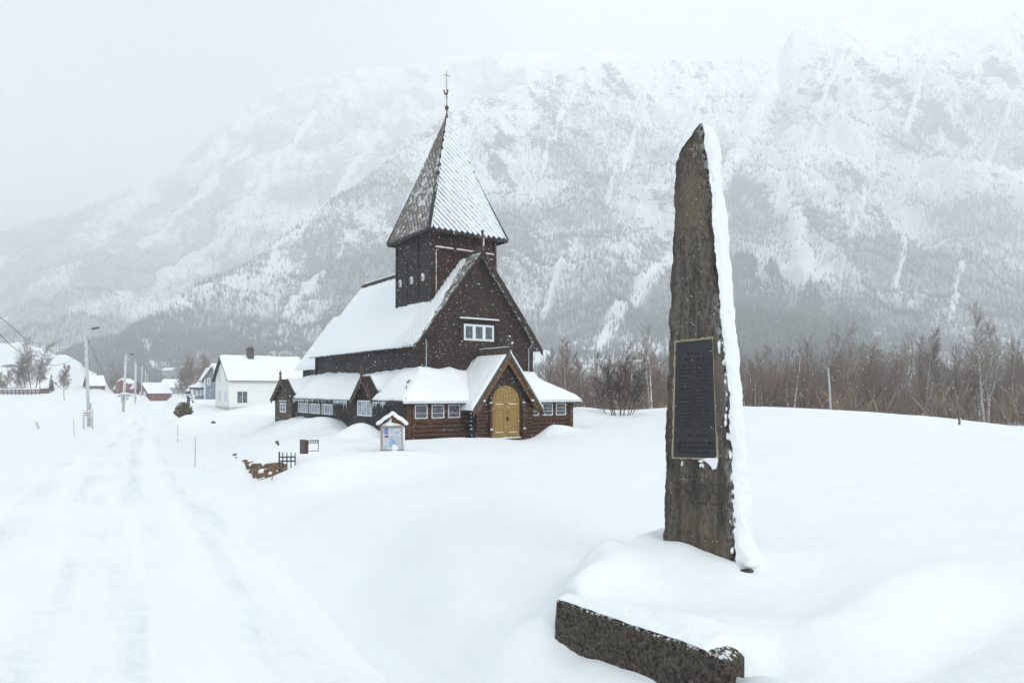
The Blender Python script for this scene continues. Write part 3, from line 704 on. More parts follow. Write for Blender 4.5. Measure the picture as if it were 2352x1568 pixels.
# chancel behind the nave
m = MB(); lap(m, (-2.3,17.6), (-2.3,13.0), 2.5, 4.1, (-1,0), .16, .024); lap(m, (2.3,13.0), (2.3,17.6), 2.5, 4.1, (1,0), .16, .024)
lap(m, (2.3,17.6), (-2.3,17.6), 2.5, 7.2, (0,1), .16, .024, clip=lambda z: (max(0,2.3-(7.3-z)/1.35), min(4.6,2.3+(7.3-z)/1.35))); part(m, 'chancel_wall', 'black_boards')
m = MB(); slope_roof(m, 0, -2.62, 13.02, 18.0, 7.4, 1.33); slope_roof(m, 0, 2.62, 13.02, 18.0, 7.4, 1.33); part(m, 'chancel_roof', 'shingles')
snow_on_slope('roof_snow', -1, .02, 2.72, 13.0, 18.05, 7.4, 1.33, .13, lambda S,T: np.clip((18.05-T)/.12,0,1)**.5, 60, 40, 24)
snow_on_slope('roof_snow', 1, .02, 2.72, 13.0, 18.05, 7.4, 1.33, .13, lambda S,T: np.clip((18.05-T)/.12,0,1)**.5, 60, 40, 25)
cross((0,17.3,7.42), .74, -.35, 0, 'galvanised', .08)
m = MB(); m.tube([(-2.2,18.2,6.0),(-2.2,18.2,8.3)], .02, 5); part(m, 'lightning_rod', 'galvanised')
# tower
TF, TB, TW = 1.22, 4.86, 1.80; TC = 2.95
m = MB(); lap(m, (-TW,TF), (TW,TF), 6.3, 9.85, (0,-1), .135, .022); part(m, 'tower_front', 'tower_boards')
m = MB(); m.box(-TW, -TW+.05, TF, TB, 6.2, 9.85)
for y0, y1 in ((TF+.03,2.44),(2.56,3.63),(3.75,TB-.03)):
    z = 6.4
    while z < 9.8: m.box(-TW-.012, -TW, y0, y1, z, z+.155); z += .165
for y in (TF+.02, 2.5, 3.69, TB-.04): m.box(-TW-.055, -TW-.005, y-.06, y+.06, 6.3, 9.85)
m.box(-TW-.10, -TW+.02, TF-.05, TB+.05, 6.40, 6.50) if False else None
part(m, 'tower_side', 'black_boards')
m = MB(); lap(m, (TW,TF), (TW,TB), 6.3, 9.85, (1,0), .135, .024); part(m, 'tower_side', 'tower_boards')
m = MB(); lap(m, (TW,TB), (-TW,TB), 6.3, 9.85, (0,1), .135, .024); part(m, 'tower_back', 'black_boards')
for y in (4.38, 3.16, 2.01):
    m = MB(); pts = [(-TW-.07, y+.125*math.cos(a), 7.83+.185*math.sin(a)) for a in [2*PI*k/16 for k in range(16)]]
    m.prism(pts, (.07,0,0)); o = part(m, 'louvre', 'white_paint')
    m = MB(); pts = [(-TW-.078, y+.03+.055*math.cos(a), 7.80+.11*math.sin(a)) for a in [2*PI*k/12 for k in range(12)]]
    m.prism(pts, (.02,0,0)); part(m, 'louvre_gap', 'slate_grey', o)
for x in (-1.72, -.60, .55, 1.68):
    m = MB(); m.box(x-.075, x+.075, TF-.075, TF-.02, 6.7, 9.85); part(m, 'tower_post', 'tower_boards')
m = MB(); m.box(-1.64, 1.60, TF-.085, TF-.02, 9.02, 9.12); part(m, 'tower_rail', 'tower_boards')
m = MB()
for x0, x1 in ((-1.63,-.69),(-.50,.46),(.64,1.58)):
    n = 10; pts = [(x0+(x1-x0)*k/n, TF-.075, 9.15+.012*rnd.random()) for k in range(n+1)]; m.tube(pts, [.035*rnd.uniform(.7,1.2) for _ in pts], 6)
m.tube([(-1.60,TF-.07,6.9+.1*k) for k in range(22)], [.018*rnd.uniform(.3,1.3) for _ in range(22)], 5)
for k in range(16): m.tube([(1.15+.55*rnd.random(),TF-.03,7.4+.1*k+.03*rnd.random()),(1.72,TF-.03,7.4+.1*k)], .022*rnd.uniform(.5,1.2), 5)
part(m, 'ledge_snow', 'snow_rough', smooth=True)
# spire
SH, EZ, AP = 2.17, 9.84, 16.15
apex = Vector((0, TC, AP)); cs = [Vector((sx*SH, TC+sy*SH, EZ)) for sx, sy in ((-1,-1),(1,-1),(1,1),(-1,1))]
m = MB(); m.add([*cs, apex], [(0,1,4),(1,2,4),(2,3,4),(3,0,4),(3,2,1,0)]); part(m, 'spire_core', 'dark_trim')
def spire_face(a, b, mat, snowfn):
    up = ((a+b)/2); ax = (b-a).normalized(); uv_ = (apex-up); Ls = uv_.length; uv_.normalize(); nn = ax.cross(uv_)
    if nn.dot(up-Vector((0,TC,EZ))) < 0: nn = -nn
    W = (b-a).length; V = []; F = []; UV = []; SN = []; w_, p_ = .30, .165; r = 0
    v = -.02
    while v < Ls-.25:
        half = W/2*(1-max(v,0)/Ls)
        k = int(half/w_)+2
        for i in range(-k, k+1):
            c = i*w_+(r%2)*w_/2
            lim = W/2*(1-(v+p_)/Ls)
            if abs(c) > lim+.04: continue
            j = rnd.uniform(-.008,.008); P = lambda s, t, h: up+ax*s+uv_*t+nn*(h+.012)
            def cl(s, t):
                l_ = W/2*(1-max(t,0)/Ls); return max(-l_, min(l_, s))
            pts = [(cl(c, v), v, .040+j), (cl(c+w_/2, v+p_), v+p_, .024+j), (cl(c, v+2*p_), v+2*p_, .004), (cl(c-w_/2, v+p_), v+p_, .024+j)]
            bi = len(V)
            V += [P(*q) for q in pts] + [P(q[0], q[1], q[2]-.03) for q in (pts[3], pts[0], pts[1])]
            F.append((bi,bi+1,bi+2,bi+3)); UV += [(0,0),(1,0),(1,1),(0,1)]
            F.append((bi+4,bi+5,bi,bi+3)); F.append((bi+5,bi+6,bi+1,bi)); UV += [(0,0)]*8
            s_ = snowfn((c/(W/2)), v/Ls)+rnd.gauss(0,.24 if mat == 'spire_bare' else .07); SN += [s_]*7
        v += p_; r += 1
    me = bpy.data.meshes.new('shingle_face'); me.from_pydata([tuple(q) for q in V], [], F)
    l = me.uv_layers.new(name='shingle'); l.data.foreach_set('uv', np.array(UV, np.float32).ravel())
    at_ = me.attributes.new('snow', 'FLOAT', 'POINT'); at_.data.foreach_set('value', np.array(SN, np.float32))
    me.materials.append(M[mat]); me.update()
    return link(bpy.data.objects.new('spire_face', me), church)
spire_face(cs[0], cs[1], 'spire_snowy', lambda c, v: .00+.16*c+.34*v*(.6+.5*c))
spire_face(cs[3], cs[0], 'spire_bare', lambda c, v: .60-.30*abs(v-.30)/.30-.25*abs(c-.2) if v < .66 else -.3)
spire_face(cs[1], cs[2], 'spire_snowy', lambda c, v: .5)
spire_face(cs[2], cs[3], 'spire_snowy', lambda c, v: .4)
for k in range(4):
    m = MB(); d = (cs[k]-Vector((0,TC,EZ))).normalized(); tip = apex+d*.03-Vector((0,0,.35))
    m.bar(cs[k]+d*.03+Vector((0,0,.02)), tip, .17, .055, d); part(m, 'hip_trim', 'hip_metal')
m = MB(); d = Vector((-.7,-.7,0))
for f0, f1 in ((.02,.16),(.19,.22),(.60,.66),(.86,.97)):
    a = cs[0].lerp(apex, f0); b = cs[0].lerp(apex, f1); n = 7
    m = MB(); m.tube([a.lerp(b, i/n)+Vector((.09,-.05,.035))*(1-f0*.6) for i in range(n+1)], [.028*rnd.uniform(.3,1.3) for _ in range(n+1)], 6); part(m, 'hip_snow', 'snow_rough', smooth=True)
m = MB(); e = .06
for a, b in ((cs[0],cs[1]),(cs[3],cs[0]),(cs[1],cs[2]),(cs[2],cs[3])): m.bar(a-Vector((0,0,.05)), b-Vector((0,0,.05)), .05, .11)
part(m, 'spire_eave', 'dark_trim')
m = MB(); m.tube([(0,TC,AP-.75),(0,TC,AP-.32),(0,TC,AP+.05),(0,TC,AP+.26)], [.235,.13,.05,.025], 8); part(m, 'spire_cap', 'grey_brown_trim')
m = MB(); m.tube([(0,TC,AP+.2),(0,TC,AP+2.22)], [.024,.012], 6); m.bar((-.19,TC-.0,AP+2.0),(.19,TC,AP+1.97),.02,.02); part(m, 'spire_rod', 'hip_metal')
m = MB(); m.ball((0,TC,AP+.38), .10, 12, 8, (1,1,1.15)); m.tube([(.05,TC,AP+.28),(.16,TC,AP+.16)], .014, 5); part(m, 'orb', 'copper_rust', smooth=True)
# weathercock
m = MB(); zc_ = AP+.98
body = [(-.02,.0),(-.10,.02),(-.17,.10),(-.20,.20),(-.15,.26),(-.09,.24),(-.13,.17),(-.09,.12),(-.03,.14),(.01,.20),(.02,.30),(.06,.36),(.09,.31),(.075,.22),(.06,.10),(.03,.02)]
m.prism([(a, TC-.012, zc_+b) for a, b in body], (0,.024,0)); m.ball((0,TC,zc_-.08), .045, 8, 5); part(m, 'weathercock', 'copper_rust')
# gable window
def window(cx, cz, w_, h_, plane, n=3, glass='glass', fr=.055, mul=.04, hbar=(), out=.05, parent=church, label=None):
    """plane: function (along, out, z) -> xyz"""
    def bx(mb, a0, a1, o0, o1, z0, z1):
        vs = [plane(a, o, z) for z in (z0, z1) for a, o in ((a0,o0),(a1,o0),(a1,o1),(a0,o1))]
        mb.add(vs, [(0,3,2,1),(4,5,6,7),(0,1,5,4),(1,2,6,5),(2,3,7,6),(3,0,4,7)])
    a0, a1, z0, z1 = cx-w_/2, cx+w_/2, cz-h_/2, cz+h_/2
    m = MB(); bx(m, a0, a1, .02, out+.02, z0, z0+fr); bx(m, a0, a1, .02, out+.02, z1-fr, z1); bx(m, a0, a0+fr, .02, out+.019, z0+fr, z1-fr); bx(m, a1-fr, a1, .02, out+.019, z0+fr, z1-fr)
    o = part(m, 'window', 'white_paint', parent, label=label)
    m = MB(); bx(m, a0+fr*.8, a1-fr*.8, .01, out-.015, z0+fr*.8, z1-fr*.8); part(m, 'pane', glass, o)
    for k in range(1, n):
        m = MB(); x = a0+(a1-a0)*k/n; bx(m, x-mul/2, x+mul/2, out-.02, out+.012, z0+fr, z1-fr); part(m, 'mullion', 'white_paint', o)
    for f in hbar:
        m = MB(); z = z0+(z1-z0)*f; bx(m, a0+fr, a1-fr, out-.02, out+.008, z-mul*.35, z+mul*.35); part(m, 'glazing_bar', 'white_paint', o)
    return o
gable = lambda a, o, z: (a, -o, z)
gw = window(-.035, 5.16, 1.62, .74, gable, 3, 'glass', .05, .07, out=.07)
for k in (-1, 0, 1):
    m = MB(); c = -.035+k*.54
    for a in (-.21,.21): m.box(c+a-.018, c+a+.018, -.078, -.055, 4.86, 5.46)
    m.box(c-.2, c+.2, -.077, -.056, 5.44, 5.47); m.box(c-.2,c+.2,-.077,-.056,4.855,4.885); part(m, 'casement', 'white_paint', gw)
m = MB(); m.box(-1.08, 1.05, -.19, .0, 5.72, 5.76); m.box(-1.04,-.99,-.1,-.03,4.75,5.72); m.box(.97,1.02,-.1,-.03,4.6,5.72); part(m, 'window_hood', 'dark_boards')
m = MB(); n = 30; m.tube([(-1.1+2.17*k/n, -.10, 5.785) for k in range(n+1)], [.02]+[.055*rnd.uniform(.9,1.1) for _ in range(n-1)]+[.02], 8); part(m, 'hood_snow', 'snow_rough', smooth=True)
# aisle round the nave
AW, AF, ABk = 4.4, -1.4, 15.7
front = lambda a, o, z: (a, AF-o, z); left = lambda a, o, z: (-AW-o, a, z)
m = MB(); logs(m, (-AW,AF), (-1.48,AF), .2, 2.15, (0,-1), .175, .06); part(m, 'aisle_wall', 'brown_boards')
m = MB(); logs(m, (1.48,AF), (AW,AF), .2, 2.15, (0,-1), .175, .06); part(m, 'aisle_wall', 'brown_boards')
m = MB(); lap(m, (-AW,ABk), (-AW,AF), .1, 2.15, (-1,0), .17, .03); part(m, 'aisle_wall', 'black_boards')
m = MB(); lap(m, (AW,AF), (AW,ABk), .1, 2.15, (1,0), .17, .03); lap(m, (AW,ABk), (-AW,ABk), .1, 2.15, (0,1), .17, .03); part(m, 'aisle_wall', 'dark_boards')
for x, w_ in ((-4.34,.20),(-4.12,.10),(4.32,.22)):
    m = MB(); m.box(x-w_/2, x+w_/2, AF-.085, AF+.05, .2, 2.1); part(m, 'corner_post', 'brown_boards')
m = MB(); m.box(-AW-.09, -AW+.04, AF-.02, AF+.22, .2, 2.1); part(m, 'corner_post', 'black_boards')
m = MB(); m.box(-4.05, -1.80, AF-.066, AF-.01, 1.93, 2.10); m.box(-4.05,-1.80,AF-.075,AF-.01,1.22,1.345); part(m, 'window_band', 'brown_boards')
m = MB(); m.box(1.7, 4.2, AF-.066, AF-.01, 1.94, 2.10); m.box(1.7,4.2,AF-.075,AF-.01,1.22,1.345); part(m, 'window_band', 'brown_boards')
for a0, a1 in ((-4.06,-3.48),(-3.28,-2.69),(-2.49,-1.91),(1.76,2.35),(2.57,3.17),(3.37,3.98)):
    window((a0+a1)/2, 1.63, a1-a0, .56, front, 1, 'glass', .032, .016, (.38,) if a0 < 0 else (.35,.62), out=.075)
for a0, a1 in ((6.66,8.2),(8.48,10.1),(10.37,11.98)):
    window((a0+a1)/2, 1.55, a1-a0, .54, left, 4, 'glass_blue', .05, .05, out=.05)
window(2.68, 1.70, 1.58, .71, left, 3, 'glass_blue', .06, .055, out=.07, label='largest white side window, three lights under the little gable')
window(14.15, 1.50, 1.10, .56, lambda a, o, z: (-AW-.2-o, a, z), 2, 'glass', .07, .05, (.52,), out=.05)
m = MB(); m.box(-AW-.30, -AW-.16, 13.5, 14.9, 1.82, 1.86); part(m, 'window_hood', 'dark_boards')
m = MB(); m.tube([(-AW-.25, 13.45+1.5*k/12, 1.885) for k in range(13)], [.015]+[.05]*11+[.015], 8); part(m, 'hood_snow', 'snow_rough', smooth=True)
m = MB(); m.box(-AW-.20, -AW+.02, 12.6, 15.68, .2, 2.15); z = .2
while z < 2.1: m.box(-AW-.225, -AW-.2, 12.62, 15.66, z, z+.15); z += .16
part(m, 'bay_wall', 'grey_brown_trim')
m = MB(); m.box(-AW-.25, -AW-.19, 15.55, 15.72, .2, 2.1); part(m, 'corner_post', 'grey_brown_trim')
# cross gables over the left aisle: centre, half width, ridge height
XG = ((2.50, 1.22, 3.05, -4.72), (13.75, 1.75, 3.08, -4.95))
for c, hw, rz_, x0 in XG:
    wx_ = x0+.28
    m = MB(); lap(m, (wx_,c+hw-.12), (wx_,c-hw+.12), 1.98, rz_-.05, (-1,0), .15, .024, clip=lambda z: (max(0,(hw-.12)*(1-(rz_-.05-z)/(rz_-2.0))), (hw-.12)*2-max(0,(hw-.12)*(1-(rz_-.05-z)/(rz_-2.0)))))
    part(m, 'gable_wall', 'dark_boards' if c < 5 else 'grey_brown_trim')
    for sg in (-1, 1):
        m = MB(); m.prism([(x0, c, rz_+.05), (x0, c+sg*(hw+.1), 1.93), (x0, c+sg*(hw+.1), 1.74), (x0, c, rz_-.16)], (.05,0,0)); part(m, 'barge_board', 'grey_brown_trim')
        m = MB(); m.prism([(x0-.03, c, rz_+.09), (x0-.03, c+sg*(hw+.16), 1.95), (x0-.03, c+sg*(hw+.16), 1.89), (x0-.03, c, rz_+.03)], (1.8,0,0)); part(m, 'gable_roof', 'dark_boards')
    m = MB(); m.tube([(x0+.03,c,rz_-.05),(x0+.03,c,rz_+.22)], [.06,.05], 6); m.ball((x0+.03,c,rz_+.20),.085,8,6); m.ball((x0+.03,c,rz_+.40),.075,8,6,(1,1,1.7)); m.tube([(x0+.03,c,rz_+.45),(x0+.03,c,rz_+.62)],[.05,.015],6)
    for sg in (-1,1): m.ball((x0+.03,c+sg*.07,rz_+.40),.05,7,5)
    part(m, 'finial', 'copper_rust', smooth=True)
m = MB(); m.box(-4.6, -3.02, 2.44, 2.56, 3.04, 3.17); part(m, 'ridge_board', 'grey_brown_trim')
# roof of the aisle and the thick snow lying on it
def aisle_h(S, T):
    d = np.minimum(np.minimum(4.74-np.abs(S), T-(AF-.34)), 16.1-T)
    return 2.02+.62*d
def gables_h(S, T):
    h = np.full(S.shape, -9.)
    for c, hw, rz_, x0 in XG:
        g_ = rz_+.02-(rz_-1.97)/hw*np.abs(T-c); h = np.maximum(h, np.where((S > x0+.42) & (S < -2.9), g_, -9))
    return h
ns, nt = 124, 236
S, T = np.meshgrid(np.linspace(-4.98, 4.80, ns), np.linspace(AF-.40, 16.16, nt))
base = aisle_h(S, T); gh = gables_h(S, T); top = np.maximum(base, gh)
inside = ((np.abs(S) < 2.93) & (T > .08) & (T < 15.2)) | ((np.abs(S) < 1.45) & (T < -.3) & False)
dom = (S > -4.80)
for c, hw, rz_, x0 in XG: dom &= ~((S < x0+.42) & (np.abs(T-c) < hw*.99))
th = .13+.05*fbm(S*.9, T*.9, 4, 61)
dl = np.minimum(np.minimum(4.80-np.abs(S), T-(AF-.40)), 16.16-T); dl = np.where(gh > base, np.minimum(T*0+.2, .2), dl)
th = np.maximum(th, .02)*np.clip(dl/.20, 0, 1)**.5 + .05*np.clip(dl/.3,0,1)
th = th + (.20*np.exp(-((S+3.0)/.55)**2)*(.7+.5*fbm(T*.7, S*.7, 3, 62)) + .10*np.exp(-((S-3.9)/.7)**2))*(T > -.2) + .16*np.exp(-((T+.1)/.5)**2)*(np.abs(S) < 3.2)
th = th + .22*np.exp(-((np.abs(S)-1.6)/.35)**2)*np.exp(-((T+.55)/.7)**2)
th = th + .30*np.exp(-(((T-10.9)/1.5)**2+((S+3.6)/.6)**2)) + .24*np.exp(-(((T-1.0)/.8)**2+((S+3.5)/.5)**2)) - .10*np.exp(-(((T-6.3)/2.2)**2+((S+3.9)/.8)**2)) + .06*np.clip(fbm(S*3.4, T*3.4, 3, 63), 0, 1)*(S < -3)
V = np.stack([S, T, top+np.maximum(th, .012)], -1)
fm = ~(inside[:-1,:-1] & inside[1:,1:] & inside[1:,:-1] & inside[:-1,1:]) & dom[:-1,:-1] & dom[1:,1:] & dom[1:,:-1] & dom[:-1,1:]
snowA = mesh_np('roof_snow', V.reshape(-1,3), grid_faces(nt, ns, fm), M['snow_rough'], church, True)
md = snowA.modifiers.new('thick', 'SOLIDIFY'); md.thickness = .09; md.offset = -1
m = MB()
m.prism([(-4.40,AF-.34,2.0),(4.74,AF-.34,2.0),(4.74,16.1,2.0),(-4.40,16.1,2.0)], (0,0,.035)); m.box(-4.74,-4.40,AF-.34,1.2,2.0,2.035); m.box(-4.74,-4.40,3.8,11.9,2.0,2.035); part(m, 'soffit', 'dark_boards')
m = MB(); m.box(-4.74,4.74,AF-.37,AF-.34,1.93,2.06); m.box(-4.77,-4.74,AF-.34,1.2,1.93,2.05); m.box(-4.77,-4.74,3.8,11.9,1.93,2.05); m.box(4.74,4.77,AF-.34,16.1,1.93,2.06); part(m, 'fascia', 'dark_trim')
m = MB()
for k in range(150):
    t = rnd.choice((rnd.uniform(3.9,12), rnd.uniform(3.9,5.6), rnd.uniform(9,12), rnd.uniform(-.2,1.1))); l = rnd.choice((.06,.10,.14,.2,.26))*rnd.uniform(.7,1.2)
    if 4.0 < t < 4.5: l *= 1.9
    m.tube([(-4.79,t,2.03),(-4.79,t+.01,2.03-l*.5),(-4.79,t,2.03-l)], [.016,.011,.002], 5, False)
for k in range(40):
    s = rnd.uniform(-4.5,-1.9) if k < 26 else rnd.uniform(1.9,4.6); l = rnd.uniform(.02,.08)
    m.tube([(s,AF-.385,2.05),(s,AF-.385,2.05-l)], [.013,.002], 5, False)
part(m, 'icicles', 'ice', smooth=True)['kind'] = 'stuff'
m = MB(); m.bar((-4.62,AF-.35,2.17),(-4.0,-.6,2.72),.03,.03); m.bar((-3.85,-.35,2.86),(-3.2,.05,3.12),.05,.05); part(m, 'hip_rail', 'grey_brown_trim')
# porch
PF, PHW = -2.1, 1.50
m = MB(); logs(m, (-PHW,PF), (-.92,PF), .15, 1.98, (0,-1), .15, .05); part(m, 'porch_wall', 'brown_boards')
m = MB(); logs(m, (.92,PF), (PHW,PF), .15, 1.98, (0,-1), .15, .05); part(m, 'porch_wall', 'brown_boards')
m = MB(); lap(m, (-PHW,PF), (PHW,PF), 1.98, 4.05, (0,-1), .14, .025, clip=lambda z: (max(0,PHW-(4.12-z)/1.36), min(2*PHW,PHW+(4.12-z)/1.36)))
m.box(-.93,.93,PF+.02,PF+.08,.15,2.9); part(m, 'porch_gable', 'black_boards')
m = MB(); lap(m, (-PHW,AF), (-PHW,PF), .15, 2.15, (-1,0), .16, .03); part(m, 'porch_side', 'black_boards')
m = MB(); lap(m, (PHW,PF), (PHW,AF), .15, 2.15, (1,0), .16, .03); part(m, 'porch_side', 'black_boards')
m = MB()
for k in range(7): m.box(-PHW-.10, -PHW+.02, PF+.12, PF+.30, .75+.17*k, .86+.17*k)
part(m, 'log_ends', 'black_boards')
for k in range(6):
    m = MB(); m.ball((-PHW-.11, PF+.2, .865+.17*k), .05*rnd.uniform(.5,1.1), 7, 5, (1,1.3,.5)); part(m, 'ledge_snow', 'snow_rough', smooth=True)
m = MB(); P0 = PF-.40; PT = 4.22; PS = 1.36
slope_roof(m, 0, -1.80, P0+.02, -.03, PT, PS, .08); slope_roof(m, 0, 1.80, P0+.02, -.03, PT, PS, .08); part(m, 'porch_roof', 'grey_brown_trim')
for sg in (-1, 1):
    m = MB(); m.prism([(0,P0,PT+.01),(sg*1.86,P0,PT+.01-PS*1.86),(sg*1.86,P0,PT-.27-PS*1.86),(0,P0,PT-.27)], (0,.06,0)); part(m, 'barge_board', 'grey_brown_trim')
    m = MB(); m.prism([(0,P0+.10,PT-.20),(sg*1.70,P0+.10,PT-.20-PS*1.70),(sg*1.62,P0+.10,PT-.52-PS*1.62),(0,P0+.10,PT-.52)], (0,.05,0)); part(m, 'barge_board', 'ochre_trim')
    m = MB(); m.box(sg*1.30-.07, sg*1.30+.07, PF-.34, PF+.0, 1.92, 2.04); part(m, 'bracket', 'brown_boards')
    m = MB(); m.ball((sg*1.30, PF-.3, 2.07), .085, 8, 5, (1,1,.6)); part(m, 'ledge_snow', 'snow_rough', smooth=True)
def pe(S, T): return np.clip((T-P0-.09)/.12, 0, 1)**.5*np.clip((S-.10)/.12,0,1)**.5
snow_on_slope('roof_snow', -1, .0, 1.88, P0+.08, -.02, PT, PS, .085, pe, 90, 60, 31)
snow_on_slope('roof_snow', 1, .0, 1.86, P0-.02, -.02, PT, PS, .06, lambda S,T: np.clip((T-P0)/.05,0,1)**.5, 60, 40, 32)
# snow filling the angle between porch roof and aisle roof
m = MB(); m.box(-.05,.05,P0+.05,-.03,PT-.02,PT+.06); m.box(-.02,.02,P0+.1,-.05,PT+.06,PT+.17); part(m, 'ridge_board', 'grey_brown_trim')
m = MB(); m.box(-.028,.028,P0+.1,-.06,PT+.17,PT+.20); part(m, 'ridge_snow', 'snow_rough')
m = MB(); m.bar((-.05,-.08,PT+.05),(-1.5,-.08,PT+.05-PS*1.5),.05,.10,(0,-1,0)); part(m, 'flashing', 'hip_metal')
cross((0,P0+.06,PT-.02), .62, 0, .15, 'grey_brown_trim', .06); m = MB(); m.tube([(.11,P0+.05,PT+.28),(.15,P0+.05,PT+.36),(.18,P0+.05,PT+.42)],[.02,.05,.03],7); part(m,'cross_snow','snow_rough',smooth=True); m = MB(); m.ball((.0,P0+.05,PT+.62),.05,7,5); part(m,'cross_snow','snow_rough',smooth=True)
# door in its carved surround
DW, DB, DTp = .73, .42, 2.73; spring = DTp-DW
arc = lambda r, n=24: [(r*math.cos(PI-PI*k/n), spring+r*math.sin(PI*k/n)) for k in range(n+1)]
m = MB()
ip, op = arc(DW+.01), arc(DW+.17)
for k in range(24): m.prism([(ip[k][0],PF-.13,ip[k][1]),(op[k][0],PF-.13,op[k][1]),(op[k+1][0],PF-.13,op[k+1][1]),(ip[k+1][0],PF-.13,ip[k+1][1])], (0,.12,0))
for sg in (-1,1): m.box(sg*(DW+.09)-.08, sg*(DW+.09)+.08, PF-.13, PF-.01, .15, spring)
part(m, 'door_surround', 'tower_boards')
for sg in (-1,1):
    m = MB(); x = sg*(DW+.14); m.tube([(x,PF-.2,.2),(x,PF-.2,1.85)], .065, 8); m.tube([(x,PF-.2,1.80),(x,PF-.2,1.86),(x,PF-.2,1.95)], [.07,.11,.12], 8); m.tube([(x,PF-.2,.72),(x,PF-.2,.80)], .095, 8); part(m, 'door_column', 'brown_boards')
    m = MB(); m.ball((x,PF-.21,1.98),.075,8,5,(1,1,.6)); m.ball((x,PF-.26,.84),.075,8,5,(1,1,.5)); part(m, 'ledge_snow', 'snow_rough', smooth=True)
full = arc(DW, 32)
for sg in (-1, 1):
    half = [p for p in full if p[0]*sg >= -1e-6]
    pts = [(sg*.006, DB), (sg*DW, DB)] + (half if sg > 0 else half)[::1] if False else None
    hp = sorted([p for p in full if p[0]*sg > .004], key=lambda p: -abs(p[0]))
    poly = [(sg*.005, DB), (sg*DW, DB), *hp, (sg*.005, DTp)]
    m = MB(); m.prism([(a, PF-.075, b) for a, b in poly], (0,.06,0)); leaf = part(m, 'door', 'ochre_door')
    m = MB(); xi, xo = sg*.13, sg*.60
    def groove(x0,x1,z0,z1): m.box(min(x0,x1),max(x0,x1),PF-.083,PF-.07,z0,z1)
    for z0, z1 in ((.68,1.66),):
        groove(xi,xi+sg*.014,z0,z1); groove(xo,xo+sg*.014,z0,z1); groove(xi,xo,z1,z1+.014)
    groove(xi,xi+sg*.014,1.92,2.5); groove(xo,xo+sg*.014,1.92,2.12)
    q = [(sg*.6*math.cos(PI/2*k/10), 2.12+.42*math.sin(PI/2*k/10)) for k in range(9)]
    for a, b in zip(q, q[1:]): m.bar((a[0],PF-.077,a[1]),(b[0],PF-.077,b[1]),.014,.012,(0,-1,0))
    part(m, 'door_panel', 'door_groove', leaf)
    m = MB()
    for z in (.69, 1.915): m.tube([(xi+(xo-xi)*k/8, PF-.095, z+.006*rnd.random()) for k in range(9)], [.008]+[.018*rnd.uniform(.7,1.3) for _ in range(7)]+[.008], 6)
    part(m, 'door_snow', 'snow_rough', leaf, True)
    if sg > 0:
        m = MB(); m.box(.035,.10,PF-.10,PF-.07,1.18,1.36); m.tube([(.065,PF-.12,1.31),(.065,PF-.15,1.29),(.17,PF-.15,1.27)], .014, 6); m.ball((.06,PF-.10,1.56),.025,8,5); part(m, 'door_handle', 'iron', leaf)
m = MB(); m.box(-.82,.82,PF-.34,PF-.02,.25,.42); part(m, 'door_step', 'brown_boards')
m = MB(); m.tube([(-.74+1.5*k/14, PF-.14, .43+.02*rnd.random()) for k in range(15)], [.03*rnd.uniform(.8,1.5) for _ in range(15)], 7); part(m, 'step_snow', 'snow_rough', smooth=True)
# ------------------------------------------------------------------ memorial stone
q0 = at(1522,1243,6.25); q1 = at(1693,1302,5.95)
E = Vector((q1.x-q0.x, q1.y-q0.y, 0)).normalized(); Nf = Vector((E.y, -E.x, 0))     # Nf points to the viewer's side
if Nf.y > 0: Nf = -Nf
def onface(u, v):
    """where the sight line of a surveyed outline point meets the stone's front plane -> (along, z)"""
    d = Vector(((u-1176)/1568, 1, (897-v)/1568)); t = (Vector((q0.x,q0.y,0)).dot(Nf))/(d.dot(Nf)); p = d*t
    return ((p-Vector((q0.x,q0.y,0))).dot(E), p.z+EYE)
LO = [(1520,1300),(1522,1243),(1524,1160),(1527,1100),(1527,1030),(1529,980),(1531,900),(1531,860),(1535,810),(1537,740),(1540,680),(1543,590),(1545,500),(1547,420),(1550,375),(1560,350),(1575,325),(1590,300),(1601,283),(1606,280)]
RO = [(1694,1310),(1693,1302),(1690,1150),(1687,1090),(1682,1000),(1679,940),(1674,870),(1668,800),(1661,730),(1655,680),(1650,600),(1642,520),(1637,440),(1630,390),(1624,340),(1620,300),(1614,284),(1610,280)]
lp = np.array([onface(*p) for p in LO]); rp = np.array([onface(*p) for p in RO])
zlo = .45; ztop = max(lp[-1,1], rp[-1,1])-.004
stone = empty('memorial_stone', (q0.x,q0.y,0), 0, 'tall tapering rough standing stone with a dark plaque and snow plastered down one edge', 'memorial stone')
nz_ = 300; nf = 36; ZZ = np.linspace(zlo, ztop, nz_)
la = np.interp(ZZ, lp[:,1], lp[:,0]); ra = np.interp(ZZ, rp[:,1], rp[:,0])
jag = .016*fbm(ZZ*7, ZZ*0, 4, 71)+.007*fbm(ZZ*26, ZZ*0, 3, 72); la = la+jag; ra = ra+.014*fbm(ZZ*8, ZZ*0+5, 4, 73)+.008*fbm(ZZ*30, ZZ*0, 3, 74)
TH = .40*(.55+.45*sstep(ztop, ztop-1.0, ZZ))
loop_s = np.concatenate([np.linspace(0,1,nf), np.ones(10), np.linspace(1,0,nf)[1:], np.zeros(9)])
loop_d = np.concatenate([np.zeros(nf), np.linspace(0,1,11)[1:], np.ones(nf-1), np.linspace(1,0,10)[:-1]])
Sg = la[:,None]+(ra-la)[:,None]*loop_s[None]; Dg = TH[:,None]*loop_d[None]; Zg = np.repeat(ZZ[:,None], len(loop_s), 1)
rough_ = .020*fbm(Sg*3.2+Dg*2, Zg*2.2, 5, 75)+.009*fbm(Sg*13, Zg*11, 3, 76)
edge_ = np.minimum(loop_s, 1-loop_s)[None]*(ra-la)[:,None]
